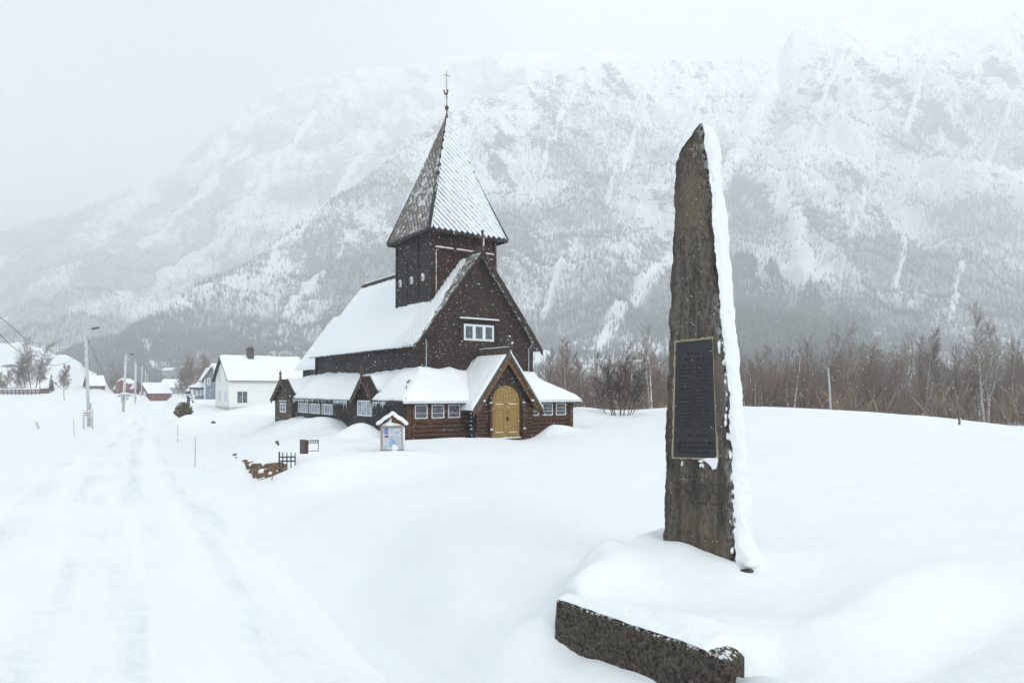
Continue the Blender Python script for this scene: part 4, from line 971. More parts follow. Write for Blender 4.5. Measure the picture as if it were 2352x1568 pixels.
chip = np.exp(-(edge_/.035)**2)*.03*(1+fbm(Sg*9, Zg*9, 3, 78))
Df = Dg + np.where(loop_d[None] == 0, rough_+chip, np.where(loop_d[None] == 1, -rough_-chip, 0))
Sf = Sg + np.where((loop_d[None] > 0) & (loop_d[None] < 1), .012*fbm(Dg*9, Zg*7, 4, 77), 0)
V = np.array(E)[None,None]*Sf[...,None] - np.array(Nf)[None,None]*Df[...,None]; V[...,2] = Zg
nl_ = len(loop_s); V = V.reshape(-1,3); i = np.arange(nz_-1)[:,None]*nl_+np.arange(nl_)[None]; j = np.arange(nz_-1)[:,None]*nl_+(np.arange(nl_)+1)[None]%nl_
Fq = np.stack([i, j, j+nl_, i+nl_], -1).reshape(-1,4)
V = np.vstack([V, V[-nl_:].mean(0)[None]]); last = len(V)-1; b_ = (nz_-1)*nl_
Fc = np.array([[b_+k, b_+(k+1)%nl_, last, last] for k in range(nl_)])
fr_ = np.exp(-((1-loop_s[None])*(ra-la)[:,None]/.045)**2)*np.where(loop_d[None]==0,1,.6)*np.ones_like(Zg)*.75*sstep(-.6,.5,fbm(Zg*2.2,Sg*0,3,79))
mo_ = np.clip(np.exp(-(edge_/.05)**2)*sstep(-.1,.5,fbm(Zg*3,Sg*2,3,80)) + sstep(ztop-.55,ztop,Zg)*np.exp(-(loop_s[None]*(ra-la)[:,None]/.10)**2), 0, 1)
body = mesh_np('stone', V, np.vstack([Fq, Fc[:, :4]])[:len(Fq)], M['gneiss'], stone, True, attrs={'frost': np.append(fr_.ravel(),0), 'moss': np.append(mo_.ravel(),0)})
m = MB(); top_c = V[-1]; ring = V[b_:b_+nl_]
m.v = [tuple(p) for p in ring]+[tuple(top_c+np.array([0,0,.012]))]; m.f = [(k,(k+1)%nl_,nl_) for k in range(nl_)]
cap = m.build('stone_tip', M['gneiss'], stone, True)
def L(a, o, z): return E*a + Nf*o + Vector((0,0,z))
def quadface(mb, pts, o0, o1):
    """slab on the front face, pts = surveyed corners"""
    pp = [onface(*p) for p in pts]; mb.prism([L(a, o1, z) for a, z in pp], -Nf*(o1-o0))
    return pp
def roundpoly(c, r=5):
    out = []
    for k in range(len(c)):
        p = np.array(c[k], float); a = np.array(c[k-1], float)-p; b = np.array(c[(k+1)%len(c)], float)-p
        pa = p+a/np.linalg.norm(a)*r; pb = p+b/np.linalg.norm(b)*r
        out += [tuple(pa), tuple(p*.7+.15*pa+.15*pb), tuple(pb)]
    return out
plq = [(1554,787),(1637,778),(1646,1051),(1548,1049)]
m = MB(); quadface(m, roundpoly(plq, 6), -.03, .022); plaque = m.build('plaque', M['bronze'], stone)
# worn lettering: low relief strokes in two columns of names, then centred lines (nothing legible survives)
def pq(a, b):
    (x0,y0),(x1,y1),(x2,y2),(x3,y3) = plq
    tx, ty = x0+(x1-x0)*a, y0+(y1-y0)*a; bx_, by_ = x3+(x2-x3)*a, y3+(y2-y3)*a
    return (tx+(bx_-tx)*b, ty+(by_-ty)*b)
m = MB(); rl = random.Random(3)
rows = [(.10,.30,.72,.020),(.15,.22,.80,.018)] + [(.21+.032*k, .10, .44, .014) for k in range(17)] + [(.21+.032*k, .55, .90, .014) for k in range(17)] + [(.80,.30,.46,.03),(.80,.54,.78,.03),(.865,.08,.92,.024),(.905,.08,.95,.024),(.945,.14,.86,.024)]
for y, a0, a1, hh in rows:
    a = a0
    while a < a1:
        wd = rl.uniform(.010,.026)
        if rl.random() < .84: quadface(m, [pq(a,y),pq(a+wd*.55,y),pq(a+wd*.55,y+hh*.8),pq(a,y+hh*.8)], .018, .0245)
        a += wd*1.35
quadface(m, [pq(.487,.40),pq(.497,.40),pq(.497,.78),pq(.487,.78)], .018, .0245)
m.build('lettering', M['bronze_relief'], plaque)
m = MB(); rb = random.Random(8)
def mortar_strip(p, q, w0, w1, side):
    n = 26; pa = np.array(p, float); pb = np.array(q, float); s = np.array(side, float)
    for k in range(n):
        a = pa+(pb-pa)*k/n; b = pa+(pb-pa)*(k+1)/n
        wa = rb.uniform(w0, w1) if k == 0 else wprev; wb = rb.uniform(w0, w1); wprev = wb
        quadface(m, [tuple(a-s*2),tuple(b-s*2),tuple(b+s*wb),tuple(a+s*wa)], -.02, .0165)
mortar_strip((1549,787),(1639,777),2.0,6.0,(0,-1)); mortar_strip((1554,783),(1548,1053),2.2,5.5,(-1,0)); mortar_strip((1637,776),(1647,1052),.3,1.8,(1,0)); mortar_strip((1544,1050),(1648,1052),1.5,4.5,(0,1)); mortar_strip((1644,990),(1647,1056),3,6,(1,0))
m.build('mortar_border', M['mortar'], stone)
m = MB()
for pts in ([(1612,1054),(1625,1051),(1648,1049),(1650,1056),(1646,1075),(1638,1078),(1632,1068),(1622,1059)], [(1604,1057),(1613,1055),(1616,1060),(1609,1062)], [(1607,1066),(1613,1063),(1618,1068),(1616,1074),(1612,1068),(1609,1073)], [(1566,1060),(1569,1058),(1568,1069),(1565,1068)]):
    m = MB(); quadface(m, pts, -.01, .02); m.build('plaque_snow', M['snow_rough'], stone)
# carved year, almost weathered away
cu = bpy.data.curves.new('year', 'FONT'); cu.body = '1905'; cu.size = .235; cu.extrude = .004; cu.align_x = 'CENTER'; cu.offset = -.006
yo = bpy.data.objects.new('year_tmp', cu); COL.objects.link(yo); bpy.context.view_layer.update()
ym = bpy.data.meshes.new_from_object(yo); bpy.data.objects.remove(yo)
yr = link(bpy.data.objects.new('carved_year', ym), stone); n_ = NT('carved_dark'); n_.color((.066,.057,.05)); n_.b.inputs['Roughness'].default_value = .9; ym.materials.append(n_.m)
a_, z_ = onface(1598,1158); mt = Matrix.Identity(4); mt.col[0][:3] = E; mt.col[1][:3] = (0,0,1.25); mt.col[2][:3] = Nf; mt.col[3][:3] = L(a_, .012, z_); yr.matrix_local = mt
# snow plastered down the lee edge
SO = [(1640,283),(1652,296),(1655,330),(1656,400),(1663,470),(1668,560),(1674,640),(1683,720),(1691,790),(1698,880),(1705,960),(1712,1050),(1717,1150),(1722,1240),(1727,1290),(1730,1320)]
def onplane(u, v, back):
    d = Vector(((u-1176)/1568, 1, (897-v)/1568)); t = (Vector((q0.x,q0.y,0))-Nf*back).dot(Nf)/(d.dot(Nf)); p = d*t
    return ((p-Vector((q0.x,q0.y,0))).dot(E), p.z+EYE)
sp_ = np.array([onplane(*p, .14) for p in SO]); zs = np.linspace(.55, ztop-.012, 260); so_ = np.interp(zs, sp_[::-1,1], sp_[::-1,0])
ri = np.interp(zs, ZZ, ra); ri = np.where(zs > ztop, ra[-1], ri); nk = 26; ph = np.linspace(0, PI, nk)
ri = ri + .010*fbm(zs*13, zs*0, 3, 91)-.012
wdt = np.maximum(so_-ri, .01)*np.clip((ztop-.005-zs)/.20, 0, 1)**.5
base_sp = sstep(1.25, .9, zs)*.10; wdt = wdt+base_sp+.035*fbm(zs*2.4, zs*0+3, 5, 90, .6)*np.clip(wdt/.1,0,1)
thk = np.interp(zs, ZZ, TH)
cx_ = np.sin(ph)**.75
Sx = ri[:,None]+wdt[:,None]*cx_[None]; Dx = (.5-.5*np.cos(ph))[None]*thk[:,None]*1.0+.012*np.cos(ph)[None]*-1-.004
nn_ = fbm(zs[:,None]*3.2+ph[None]*.0, ph[None]*1.2+0*zs[:,None], 4, 92)*.024+fbm(zs[:,None]*13, ph[None]*5, 4, 93)*.014
Sx = Sx+nn_*np.sin(ph)[None]; Dx = Dx-nn_*np.cos(ph)[None]
V = np.array(E)*Sx[...,None]-np.array(Nf)*Dx[...,None]; V[...,2] = zs[:,None]
mesh_np('clinging_snow', V.reshape(-1,3), grid_faces(len(zs), nk), M['snow_rough'], stone, True)
m = MB(); rs = random.Random(4)
for k in range(46):
    z = rs.uniform(.9, 3.0); a = float(np.interp(z, ZZ, ra))-abs(rs.gauss(0,.022))-.008; s = rs.uniform(.006,.017)
    m.ball(L(a, .012, z), s, 6, 4, (1,.6,rs.uniform(1,2.4)))
m.build('snow_specks', M['snow_rough'], stone, True)['kind'] = 'stuff'
# ------------------------------------------------------------------ stone block of the surround
blk = empty('stone_block', (float(BA[0]),float(BA[1]),0), math.atan2(BT[1],BT[0]), 'long dark weathered stone block half buried in snow at the foot of the standing stone', 'stone block')
nx_, ny_ = 110, 40; nyt = 12
prof = [(0.0,.30)]+[(-.012*math.sin(PI*k/ny_), .30+.60*k/ny_) for k in range(1,ny_)]+[(.012,.893),(.03,.90)]+[(.03+.13*k/nyt,.90) for k in range(1,nyt+1)]+[(.16,.3)]
pr = np.array(prof); xs = np.linspace(0, BLEN, nx_)
X_ = np.repeat(xs[:,None], len(pr), 1); Yp = np.repeat(pr[None,:,0], nx_, 0).copy(); Zp = np.repeat(pr[None,:,1], nx_, 0).copy()
endr = np.clip((X_-(BLEN-.10))/.10, 0, 1); Yp = Yp+.03*endr**3*(Yp < .1)
Zp = Zp-.035*endr**3*(Zp > .8)
fr = (Yp < .1)
Yp = Yp+fr*(.012*fbm(X_*5, Zp*6, 5, 95)+.005*fbm(X_*24, Zp*24, 3, 96)); Zp = Zp+(Zp > .87)*(.010*fbm(X_*9, Yp*3, 4, 97))
X_ = X_+np.where(X_ < .01, .016*fbm(Zp*6, Yp*6, 4, 98), 0)+np.where(X_ > BLEN-.01, .016*fbm(Zp*6, Yp*6, 4, 99), 0)
frost = np.clip(sstep(.62,.50,Zp+.10*fbm(X_*3,Zp,3,94))*.55*(1-.5*X_/BLEN) + .65*sstep(.84,.90,Zp), 0, 1)
mesh_np('block', np.stack([X_,Yp,Zp],-1).reshape(-1,3), grid_faces(nx_, len(pr)), M['plinth'], blk, True, attrs={'frost': frost.ravel()})
for xe in (0, nx_-1):
    m = MB(); m.v = [(float(X_[xe,k]),float(Yp[xe,k]),float(Zp[xe,k])) for k in range(len(pr))]; m.f = [tuple(range(len(pr))) if xe == 0 else tuple(range(len(pr)))[::-1]]; m.build('block_end', M['plinth'], blk)
xs = np.linspace(-.015, BLEN-.07, 150); ys = np.linspace(.004, .34, 40); XX, YY = np.meshgrid(xs, ys)
wob = .014*fbm(XX*7, XX*0, 4, 101)+.006*fbm(XX*31, XX*0, 3, 102)
ZZs = .893+(.05+.012*fbm(XX*6,YY*6,4,103))*np.clip((YY-.0)/.10, 0, 1)**.55*np.clip((.34-YY)/.12,0,1)**.6*np.clip((XX+.02)/.06,0,1)**.5*np.clip((BLEN-.06-XX)/.12,0,1)**.5-.05*sstep(BLEN-.18,BLEN-.06,XX)+.008*fbm(XX*26,YY*26,3,104)*np.clip(YY/.06,0,1)
mesh_np('snow_cap', np.stack([XX,YY+wob*np.clip(1-YY/.1,0,1),ZZs],-1).reshape(-1,3), grid_faces(40,150), M['snow_rough'], blk, True)
def rocky(name, c, r, mat, parent, seed, sq=(1,1,1), n=14):
    rr = np.random.default_rng(seed); m = MB(); m.ball((0,0,0), 1, n*2, n)
    Vv = np.array(m.v); off = rr.uniform(0,50,3)
    d = 1+.28*fbm(Vv[:,0]*1.3+off[0], Vv[:,1]*1.3+Vv[:,2]*1.1+off[1], 4, seed)+.1*fbm(Vv[:,0]*4+off[2], Vv[:,2]*4+Vv[:,1]*3, 3, seed+1)
    Vv = np.clip(Vv*d[:,None], -.86, .86)*r*np.array(sq)+np.array(c); m.v = [tuple(p) for p in Vv]
    return m.build(name, M[mat], parent, False)
# dark stone put in for the shaded gap under a snow lump by the memorial
p = at(1716,1296,5.80); sm = empty('shade_gap_stone', (p.x,p.y,gz(p.x,p.y)), .3, 'small dark stone set in for the shaded gap under a snow lump by the standing stone foot', 'stone')
rocky('rock', (-.01,0,-.005), .045, 'plinth', sm, 41, (1.7,.9,.7), 9); m = MB(); m.ball((.055,.02,.055), .062, 12, 8, (1.25,.9,.62)); m.build('snow_cap', M['snow_rough'], sm, True)
# ------------------------------------------------------------------ notice board
p = at(901,1035,22.0); nb = empty('notice_board', (p.x,p.y,0), R(9), 'small roofed glass notice board with posters, snow on its gable roof', 'notice board')
PZ = 22/1568; W2 = .365; zt = EYE+(897-978)*PZ; zb = .25
for x, mt_ in ((-W2+.03,'grey_post'),(W2-.02,'grey_post')):
    m = MB(); m.box(x-.045,x+.045,-.05,.10,zb,zt+.05); m.build('post', M[mt_], nb)
m = MB(); m.box(-W2+.09,W2-.07,-.02,.02,.62,zt-.02); pn = m.build('back_panel', M['board_back'], nb)
m = MB(); m.box(-W2+.07,W2-.05,-.06,-.03,zt-.05,zt+.02).box(-W2+.07,W2-.05,-.06,-.03,.55,.62); m.build('frame', M['grey_post'], nb)
for nm, x0, x1, z0, z1, mt_ in (('poster',-.26,-.13,1.10,1.30,'poster_blue'),('poster',-.26,-.11,.99,1.06,'poster_purple'),('poster',-.26,-.10,.70,.95,'poster_pale'),('poster',-.07,.10,.66,.95,'poster_sky'),('poster',-.08,.06,1.02,1.28,'poster_pale'),('poster',.09,.24,1.0,1.29,'poster_pale'),('poster',.12,.26,.66,.92,'poster_pale')):
    m = MB(); m.box(x0,x1,-.028,-.021,z0,z1); m.build(nm, M[mt_], pn)
m = MB(); rq = random.Random(2)
for k in range(26):
    x = rq.uniform(-.24,.2); z = rq.uniform(.7,1.27); m.box(x,x+rq.uniform(.01,.05),-.0315,-.028,z,z+rq.uniform(.006,.03))
m.build('poster_print', M['poster_purple'], pn)
RW, RZb, RZt = .475, zt+.01, EYE+(897-953)*PZ
m = MB(); m.prism([(-RW+.06,-.10,RZb+.0),(RW-.06,-.10,RZb),(0,-.10,RZt-.02)], (0,.04,0)); m.build('gable_board', M['ochre_trim'], nb)
for sg in (-1,1):
    m = MB(); m.prism([(0,-.17,RZt+.01),(sg*RW,-.17,RZb+.0),(sg*RW,-.17,RZb-.06),(0,-.17,RZt-.07)], (0,.05,0)); m.build('barge_board', M['ochre_trim' if sg > 0 else 'grey_brown_trim'], nb)
    m = MB(); m.prism([(0,-.20,RZt+.04),(sg*(RW+.03),-.20,RZb+.015),(sg*(RW+.03),-.20,RZb-.015),(0,-.20,RZt+.01)], (0,.55,0)); m.build('roof', M['grey_brown_trim'], nb)
n = 24; m = MB()
for k in range(9):
    yy = -.21+.57*k/8; 
    m.tube([(-RW-.03+(2*RW+.06)*i/n, yy, RZt+.06-abs(-RW-.03+(2*RW+.06)*i/n)/(RW)*(RZt-RZb)*.99+.012*math.cos(i)) for i in range(n+1)], [.02]+[.055*rq.uniform(.9,1.1) for _ in range(n-1)]+[.02], 8)
m.build('snow_cap', M['snow_rough'], nb, True)
m = MB(); m.prism([(-RW+.10,-.13,RZb+.0),(RW-.10,-.13,RZb+.0),(.18,-.13,RZb+.07),(-.02,-.13,RZb+.11),(-.01,-.13,RZt-.06),(-.05,-.13,RZt-.07),(-.12,-.13,RZb+.15)], (0,.03,0)); m.tube([(W2-.0,-.06,.6),(W2,-.06,zt-.05),(W2-.09,-.06,zt+.04)], [.035,.045,.02], 8); m.tube([(-W2+.10,-.045,.6),(-W2+.10,-.045,zt)], .014, 6); m.ball((.06,-.08,.66),.10,12,8,(1,.6,1.25)); m.ball((-.10,-.07,.64),.05,8,6); m.ball((.16,-.07,.65),.05,8,6); m.build('drifted_snow', M['snow_rough'], nb, True)
# ------------------------------------------------------------------ wall, gate, grave plates
wpos = at(600,1100,17.9); sw = empty('stone_wall', (0,0,0), 0, 'low brown boulder wall patched with snow beside the iron gate', 'stone wall')
wl_st = [(562,1060,.07),(567,1066,.08),(570,1072,.09),(573,1078,.10),(580,1074,.15),(588,1078,.15),(584,1086,.14),(592,1090,.15),(598,1084,.13),(590,1096,.10),(600,1096,.11),(608,1090,.12),(611,1082,.12),(618,1076,.15),(620,1087,.13),(627,1082,.14),(630,1073,.13),(636,1080,.12),(638,1070,.12),(634,1090,.09),(645,1078,.12),(649,1072,.11),(650,1083,.09),(615,1096,.07),(625,1094,.06),(580,1066,.08),(604,1074,.09),(543,1052,.05),(539,1046,.07)]
for k, (u,v,r) in enumerate(wl_st):
    c = hit(u,v,12,30)+Vector((0,r*.35,r*.05)); rocky('boulder', c, r*1.12, 'wall_stone', sw, 200+k, (1.15,.9,.8+.3*((k*7)%3)/2), 9)
for k, (u,v,r,sq) in enumerate(((598,1070,.15,(1.4,.9,.55)),(607,1088,.08,(1.0,.8,1.5)),(611,1079,.05,(.8,.8,1.4)),(627,1087,.05,(1,.8,1)),(632,1066,.08,(.8,.7,1.2)),(588,1082,.045,(1,.8,1)),(577,1068,.06,(1.2,.8,.7)),(617,1083,.05,(.7,.7,1.8)),(640,1074,.045,(.8,.7,1.5)),(584,1072,.06,(1.2,.8,.6)),(623,1070,.07,(1.3,.8,.5)))):
    c = hit(u,v,12,30)+Vector((0,-.16-r*.5,r*.35)); rocky('wall_snow', c, r*1.25, 'snow_rough', sw, 260+k, sq, 10)
for pts, r_ in (([(595,1080),(603,1079),(611,1076)],.016),([(597,1107),(606,1104),(620,1100),(629,1092)],.011),([(573,1070),(580,1082),(590,1094)],.013),([(628,1106),(630,1098)],.012)):
    m = MB(); m.tube([hit(u,v,12,30)+Vector((0,-.12,.06)) for u,v in pts], r_, 5); m.build('dead_branch', M['bark_brown'], sw)
GY = 17.55; gt = empty('iron_gate', (0,0,0), 0, 'black iron bar gate half sunk in the snow mound', 'gate')
def G(u, v): return at(u, v, GY+(u-640)*.012)
m = MB(); m.tube([G(641,1105),G(641.5,1037)], .021, 6); m.build('gate_post', M['iron'], gt)
for u, vt, vb_ in ((649.5,1039,1105),(659,1039,1100),(668.5,1039,1090),(678,1039,1085)):
    m = MB(); m.tube([G(u,vb_),G(u,vt)], [.015,.013], 6); m.build('bar', M['iron'], gt)
for v in (1049,1059): 
    m = MB(); m.bar(G(641,v),G(679,v-.4),.018,.030); m.build('rail', M['iron'], gt)
m = MB()
for u in (645.5,654,663.5,673): m.tube([G(u+4*math.cos(a),1054+4.2*math.sin(a)) for a in [2*PI*k/12 for k in range(13)]], .006, 5)
m.build('scroll', M['iron'], gt)
GYp = 19.5
gp = at(633,1016,24); o = empty('leaning_grave_plate', tuple(gp), 0, 'narrow dark plate leaning out of the snow behind the gate', 'grave plate')
m = MB(); q = [at(632.5,1012,24)-gp,at(637.5,1012,24)-gp,at(642,1026,24)-gp,at(632.5,1026,24)-gp]; m.prism(q,(0,.08,0)); m.build('plate', M['slate_grey'], o); m = MB(); m.ball(at(634,1023,23.95)-gp,.06,8,6,(.6,.5,1.3)); m.build('clinging_snow', M['snow_rough'], o, True)
gp = at(697,1024,20.0); o = empty('grave_plate', tuple(gp), 0, 'broad brown-grey upright plate above the snow mound right of the gate', 'grave plate')
m = MB(); q = [at(688.5,1009,20)-gp,at(706,1010.5,20.1)-gp,at(706,1042,20.1)-gp,at(688.5,1042,20)-gp]; m.prism(q,(0,.09,0)); m.build('plate', M['slate_grey'], o); m = MB(); m.bar(at(706.5,1010.3,20.05)-gp,at(705,1042,20.05)-gp,.03,.06); m.build('edge_strip', M['copper_rust'], o)
gp = at(719,1020,20.3); o = empty('iron_scrollwork', tuple(gp), 0, 'short run of black wrought iron scrollwork edging the brown plate', 'ironwork')
m = MB(); rq = random.Random(12)
m.tube([at(707,1011,20.3)-gp,at(731,1011,20.3)-gp], .010, 5); m.tube([at(707,1035,20.3)-gp,at(731,1035,20.3)-gp], .010, 5); m.tube([at(731,1010,20.3)-gp,at(731,1036,20.3)-gp], .012, 5)
m.build('rail', M['iron'], o); m = MB()
for k in range(11):
    u = 709+k*2.1; s_ = 1 if k % 2 else -1
    m.tube([at(u+1.6*s_*math.sin(a*1.0)*(1-a/8), 1011.5+a*1.6, 20.3)-gp for a in [i*.5 for i in range(10)]], .008, 5)
m.build('scroll', M['iron'], o)
# ------------------------------------------------------------------ shrub, lantern post
def leafball(name, spec, mat, parent, n, size, seed, flat=.6):
    rr = np.random.default_rng(seed); Vs = []
    for c, r, sq in spec:
        k = int(n*r**2/sum(q[1]**2 for q in spec))
        d = rr.normal(size=(k,3)); d /= np.linalg.norm(d,axis=1)[:,None]; rad_ = r*(rr.uniform(.45,1.08,k)+.2*fbm(d[:,0]*2.5+seed, d[:,2]*2.5+d[:,1], 3, seed))
        Vs.append((np.array(c)[None]+d*rad_[:,None]*np.array(sq)[None], d))
    P0 = np.vstack([v for v,_ in Vs]); D = np.vstack([d for _,d in Vs]); k = len(P0)
    D = D+rr.normal(0,.6,(k,3)); D[:,2] += .25; D /= np.linalg.norm(D,axis=1)[:,None]; s = np.cross(D, rr.normal(size=(k,3))); s /= np.linalg.norm(s,axis=1)[:,None]
    l = size*rr.uniform(.6,1.4,k)[:,None]; A0 = P0-s*l*.28; A1 = P0+s*l*.28; A2 = P0+D*l
    VV = np.stack([A0,A1,A2],1).reshape(-1,3); return mesh_np(name, VV, np.arange(3*k).reshape(-1,3), M[mat], parent)
SY = 50; sp0 = at(422,948,SY); sh = empty('evergreen_shrub', tuple(sp0), 0, 'brownish green evergreen shrub dusted with snow beside the road', 'shrub')
ctr = lambda u, v: tuple(at(u,v,SY)-sp0)
spec = [(ctr(420,943),.50,(1,1,.95)),(ctr(414,946),.34,(1,1,.8)),(ctr(428,948),.38,(1,1,.9)),(ctr(422,932),.30,(1,1,.8)),(ctr(430,957),.22,(1.1,1,.6)),(ctr(438,964),.10,(1.3,1,.6))]
leafball('foliage', spec, 'shrub', sh, 5200, .13, 1); leafball('foliage_snow', [((a[0]-.03,a[1]-.05,a[2]+.10),b*.98,c) for a,b,c in spec[:4]], 'snow_rough', sh, 420, .11, 2)
m = MB(); 
for k in range(7): m.tube([ctr(424,962), ctr(412+3.5*k,938+abs(k-3)*2)], [.03,.008], 5)
m.build('stem', M['bark_brown'], sh)
lp0 = at(432,930,53); lpo = empty('lantern_post', tuple(lp0), 0, 'dark wooden post with snowy box, bracket arms and hanging lamps behind the shrub', 'lantern post')
c_ = lambda u, v: at(u,v,53)-lp0
m = MB(); m.bar(c_(432.6,960), c_(432.8,907), .17, .15, (0,1,0)); m.build('post', M['slate_grey'], lpo)
m = MB(); a = c_(428.5,904); b = c_(438.5,899.5); m.box(a.x,b.x,-.22,.22,a.z,b.z); m.build('box', M['slate_grey'], lpo)
m = MB(); a = c_(429.3,899.5); b = c_(434.3,893); m.box(a.x,b.x,-.12,.12,a.z,b.z); m.ball(c_(433,906.5),.16,10,6,(1.4,1,.4)); m.ball(c_(438,911),.14,10,6,(1.3,.8,.55)); m.ball(c_(440,917),.12,10,6,(1.3,.8,.4)); m.ball(c_(441,901),.10,8,6,(.8,.8,1.6)); m.build('snow_cap', M['snow_rough'], lpo, True)
m = MB(); m.tube([c_(433,907),c_(437,907.5),c_(442,907.5)],.04,5); m.tube([c_(434,914),c_(438,914.5),c_(443,913.5)],.04,5); m.tube([c_(434,917.5),c_(438,918.5),c_(442,918.6),c_(443,921)],.028,5); m.tube([c_(434,932),c_(437,932),c_(442,937)],.025,5); m.build('bracket', M['slate_grey'], lpo)
for u, v in ((443,923),(439.6,938)):
    m = MB(); m.tube([c_(u,v-2.5),c_(u,v-1),c_(u,v+1.5),c_(u,v+2.2)],[.02,.07,.065,.03],8); m.build('lamp', M['slate_grey'], lpo)
o = rocky('half_buried_stone', tuple(at(490,969.5,46)), .12, 'wall_stone', None, 300, (1.4,1,.7)); tag(o, 'tiny dark stone in the open snow left of the church', 'stone')
p = at(2203,1016,30); stp = empty('stump', (p.x,p.y,gz(p.x,p.y)), 0, 'small grey tree stump sticking up alone from the right snow field', 'stump')
m = MB(); m.tube([(0,0,-.1),(.01,0,.15),(.02,0,.31),(.05,0,.36)],[.055,.045,.05,.02],7); m.build('trunk', M['bark_brown'], stp); m = MB(); m.ball((.06,0,.18),.05,8,6,(.7,.8,2.4)); m.ball((-.1,0,.0),.03,6,4); m.ball((.13,0,.0),.03,6,4); m.build('clinging_snow', M['snow_rough'], stp, True)
# ------------------------------------------------------------------ poles, wires, signs
def pole(utop, vtop, ubot, vbot, Y, label, arm=None, rad_=.11, grp='lamp posts along the road', brace=None, name='street_lamp'):
    rad_ *= .9; b = at(ubot, vbot, Y); t = at(utop, vtop, Y); o = empty(name, tuple(b), 0, label, 'lamp post', grp)
    m = MB(); m.tube([Vector((0,0,-.6)), t-b], [rad_, rad_*.72], 9); m.build('pole', M['pole_wood'], o, True)
    if arm:
        e = at(utop+arm[0], vtop+arm[1], Y)-b; tt_ = t-b; m = MB(); m.tube([tt_-Vector((0,0,.12)), (tt_+e)/2+Vector((0,0,.02)), e], .03, 6); m.build('lamp_arm', M['galvanised'], o)
        m = MB(); d = (e-tt_).normalized(); m.tube([e-d*.20, e-d*.08, e+d*.25, e+d*.36], [.04,.075,.07,.03], 8); m.build('lamp_head', M['slate_grey'], o, True)
    m = MB(); 
    for k in range(14): f = k/14; m.ball((t-b)*f*.98+Vector((-rad_*.75,-rad_*.35,0)), rad_*.42, 6, 5, (.6,.6,rnd.uniform(2,5)))
    m.build('clinging_snow', M['snow_rough'], o, True)
    return o
l1 = pole(197,757,204.5,982,46,'nearest tall pale lamp post, standing behind the white sign', (20,-3), .12)
m = MB(); bb_ = at(204.5,982,46); m.tube([at(202,775,46.3)-bb_+Vector((.15,0,0)), at(209,860,46)-bb_+Vector((.1,0,0))], .014, 5); m.tube([at(208.5,925,45.9)-bb_, at(208.8,979,45.9)-bb_], .05, 6); m.ball(at(201.5,774,45.9)-bb_+Vector((.12,0,0)), .11, 8, 6, (.8,.8,2)); m.build('cable_fitting', M['galvanised'], l1)
pole(290.5,812,282.5,942,77,'second lamp post from the white sign, leaning slightly over the shelter board', (11,1), .15)
pole(313,836,311,919,118,'third lamp post along the road from the white sign', (7,1), .13)
pole(326.8,840,324.5,904,150,'fourth lamp post along the road, before the red gabled house', (6,1), .13)
pole(334.5,850,333,903,180,'fifth pale lamp post from the white sign, close beside the sixth', (5,1), .13)
pole(340,857,338.5,904,205,'farthest of the six road lamp posts, beside the red gabled house', (4,1), .12)
o = empty('utility_pole', tuple(at(310,919,100)), 0, 'thin bare pole just left of the third road lamp post', 'utility pole'); m = MB(); m.tube([(0,0,-.5),(0,0,(919-829)/1568*100)],[.09,.06],7); m.build('pole', M['pole_wood'], o, True)
sb = at(202,960,43.5); sg_ = empty('road_sign', (sb.x,sb.y,gz(sb.x,sb.y)), -.05, 'white two legged sign with red and grey lines in front of the nearest lamp post', 'sign')
k_ = 43.5/1568; z0 = EYE+(897-957)*k_-sg_.location.z; z1 = EYE+(897-941)*k_-sg_.location.z
for x in (-11,10):
    m = MB(); m.bar((x*k_,.04,-.6),(x*k_,.04,z1),.06,.05,(0,1,0)); m.build('leg', M['galvanised'], sg_)
m = MB(); m.box(-12*k_,10.8*k_,-.02,.02,z0,z1); pn = m.build('panel', M['plate_white'], sg_)
rq = random.Random(5)
for mt_, rows_ in (('sign_red', ((.84,.45,.62),(.50,.50,.93))),('slate_grey', ((.49,.14,.50),(.16,.20,.82)))):
    m = MB()
    for f, a0, a1 in rows_:
        a = a0
        while a < a1:
            w_ = rq.uniform(.018,.035); h_ = .11; m.box((-12+22.8*a)*k_,(-12+22.8*(a+w_))*k_,-.026,-.019,z0+(z1-z0)*f,z0+(z1-z0)*(f+h_)); a += w_+.012
    m.build('sign_lettering', M[mt_], pn)
sb = at(281,917,74); sl_ = empty('shelter_board', (sb.x,sb.y,gz(sb.x,sb.y)), 0, 'small roofed information board buried to its panels behind the second lamp post', 'information board')
c_ = lambda u, v: (at(u,v,74)-Vector(sl_.location))
m = MB(); m.prism([c_(264,911),c_(279,904.5),c_(296,910.5),c_(279,907.0)],(0,1.2,0)); m.build('roof', M['galvanised'], sl_)
m = MB(); m.prism([c_(265,909.5),c_(279,901.5),c_(288,905),c_(279,904.8)],(0,1.2,0)); m.build('snow_cap', M['snow_rough'], sl_)
for a, b in ((275,281),(284,288.5)):
    m = MB(); p0, p1 = c_(a,919), c_(b,911); m.box(p0.x,p1.x,.5,.55,p0.z,p1.z); m.build('panel', M['grey_wall' if a < 280 else 'plate_white'], sl_)
m = MB(); m.tube([c_(279,926),c_(279,906)],.06,6); m.tube([c_(287,924),c_(287,906)],.06,6); m.build('post', M['galvanised'], sl_)
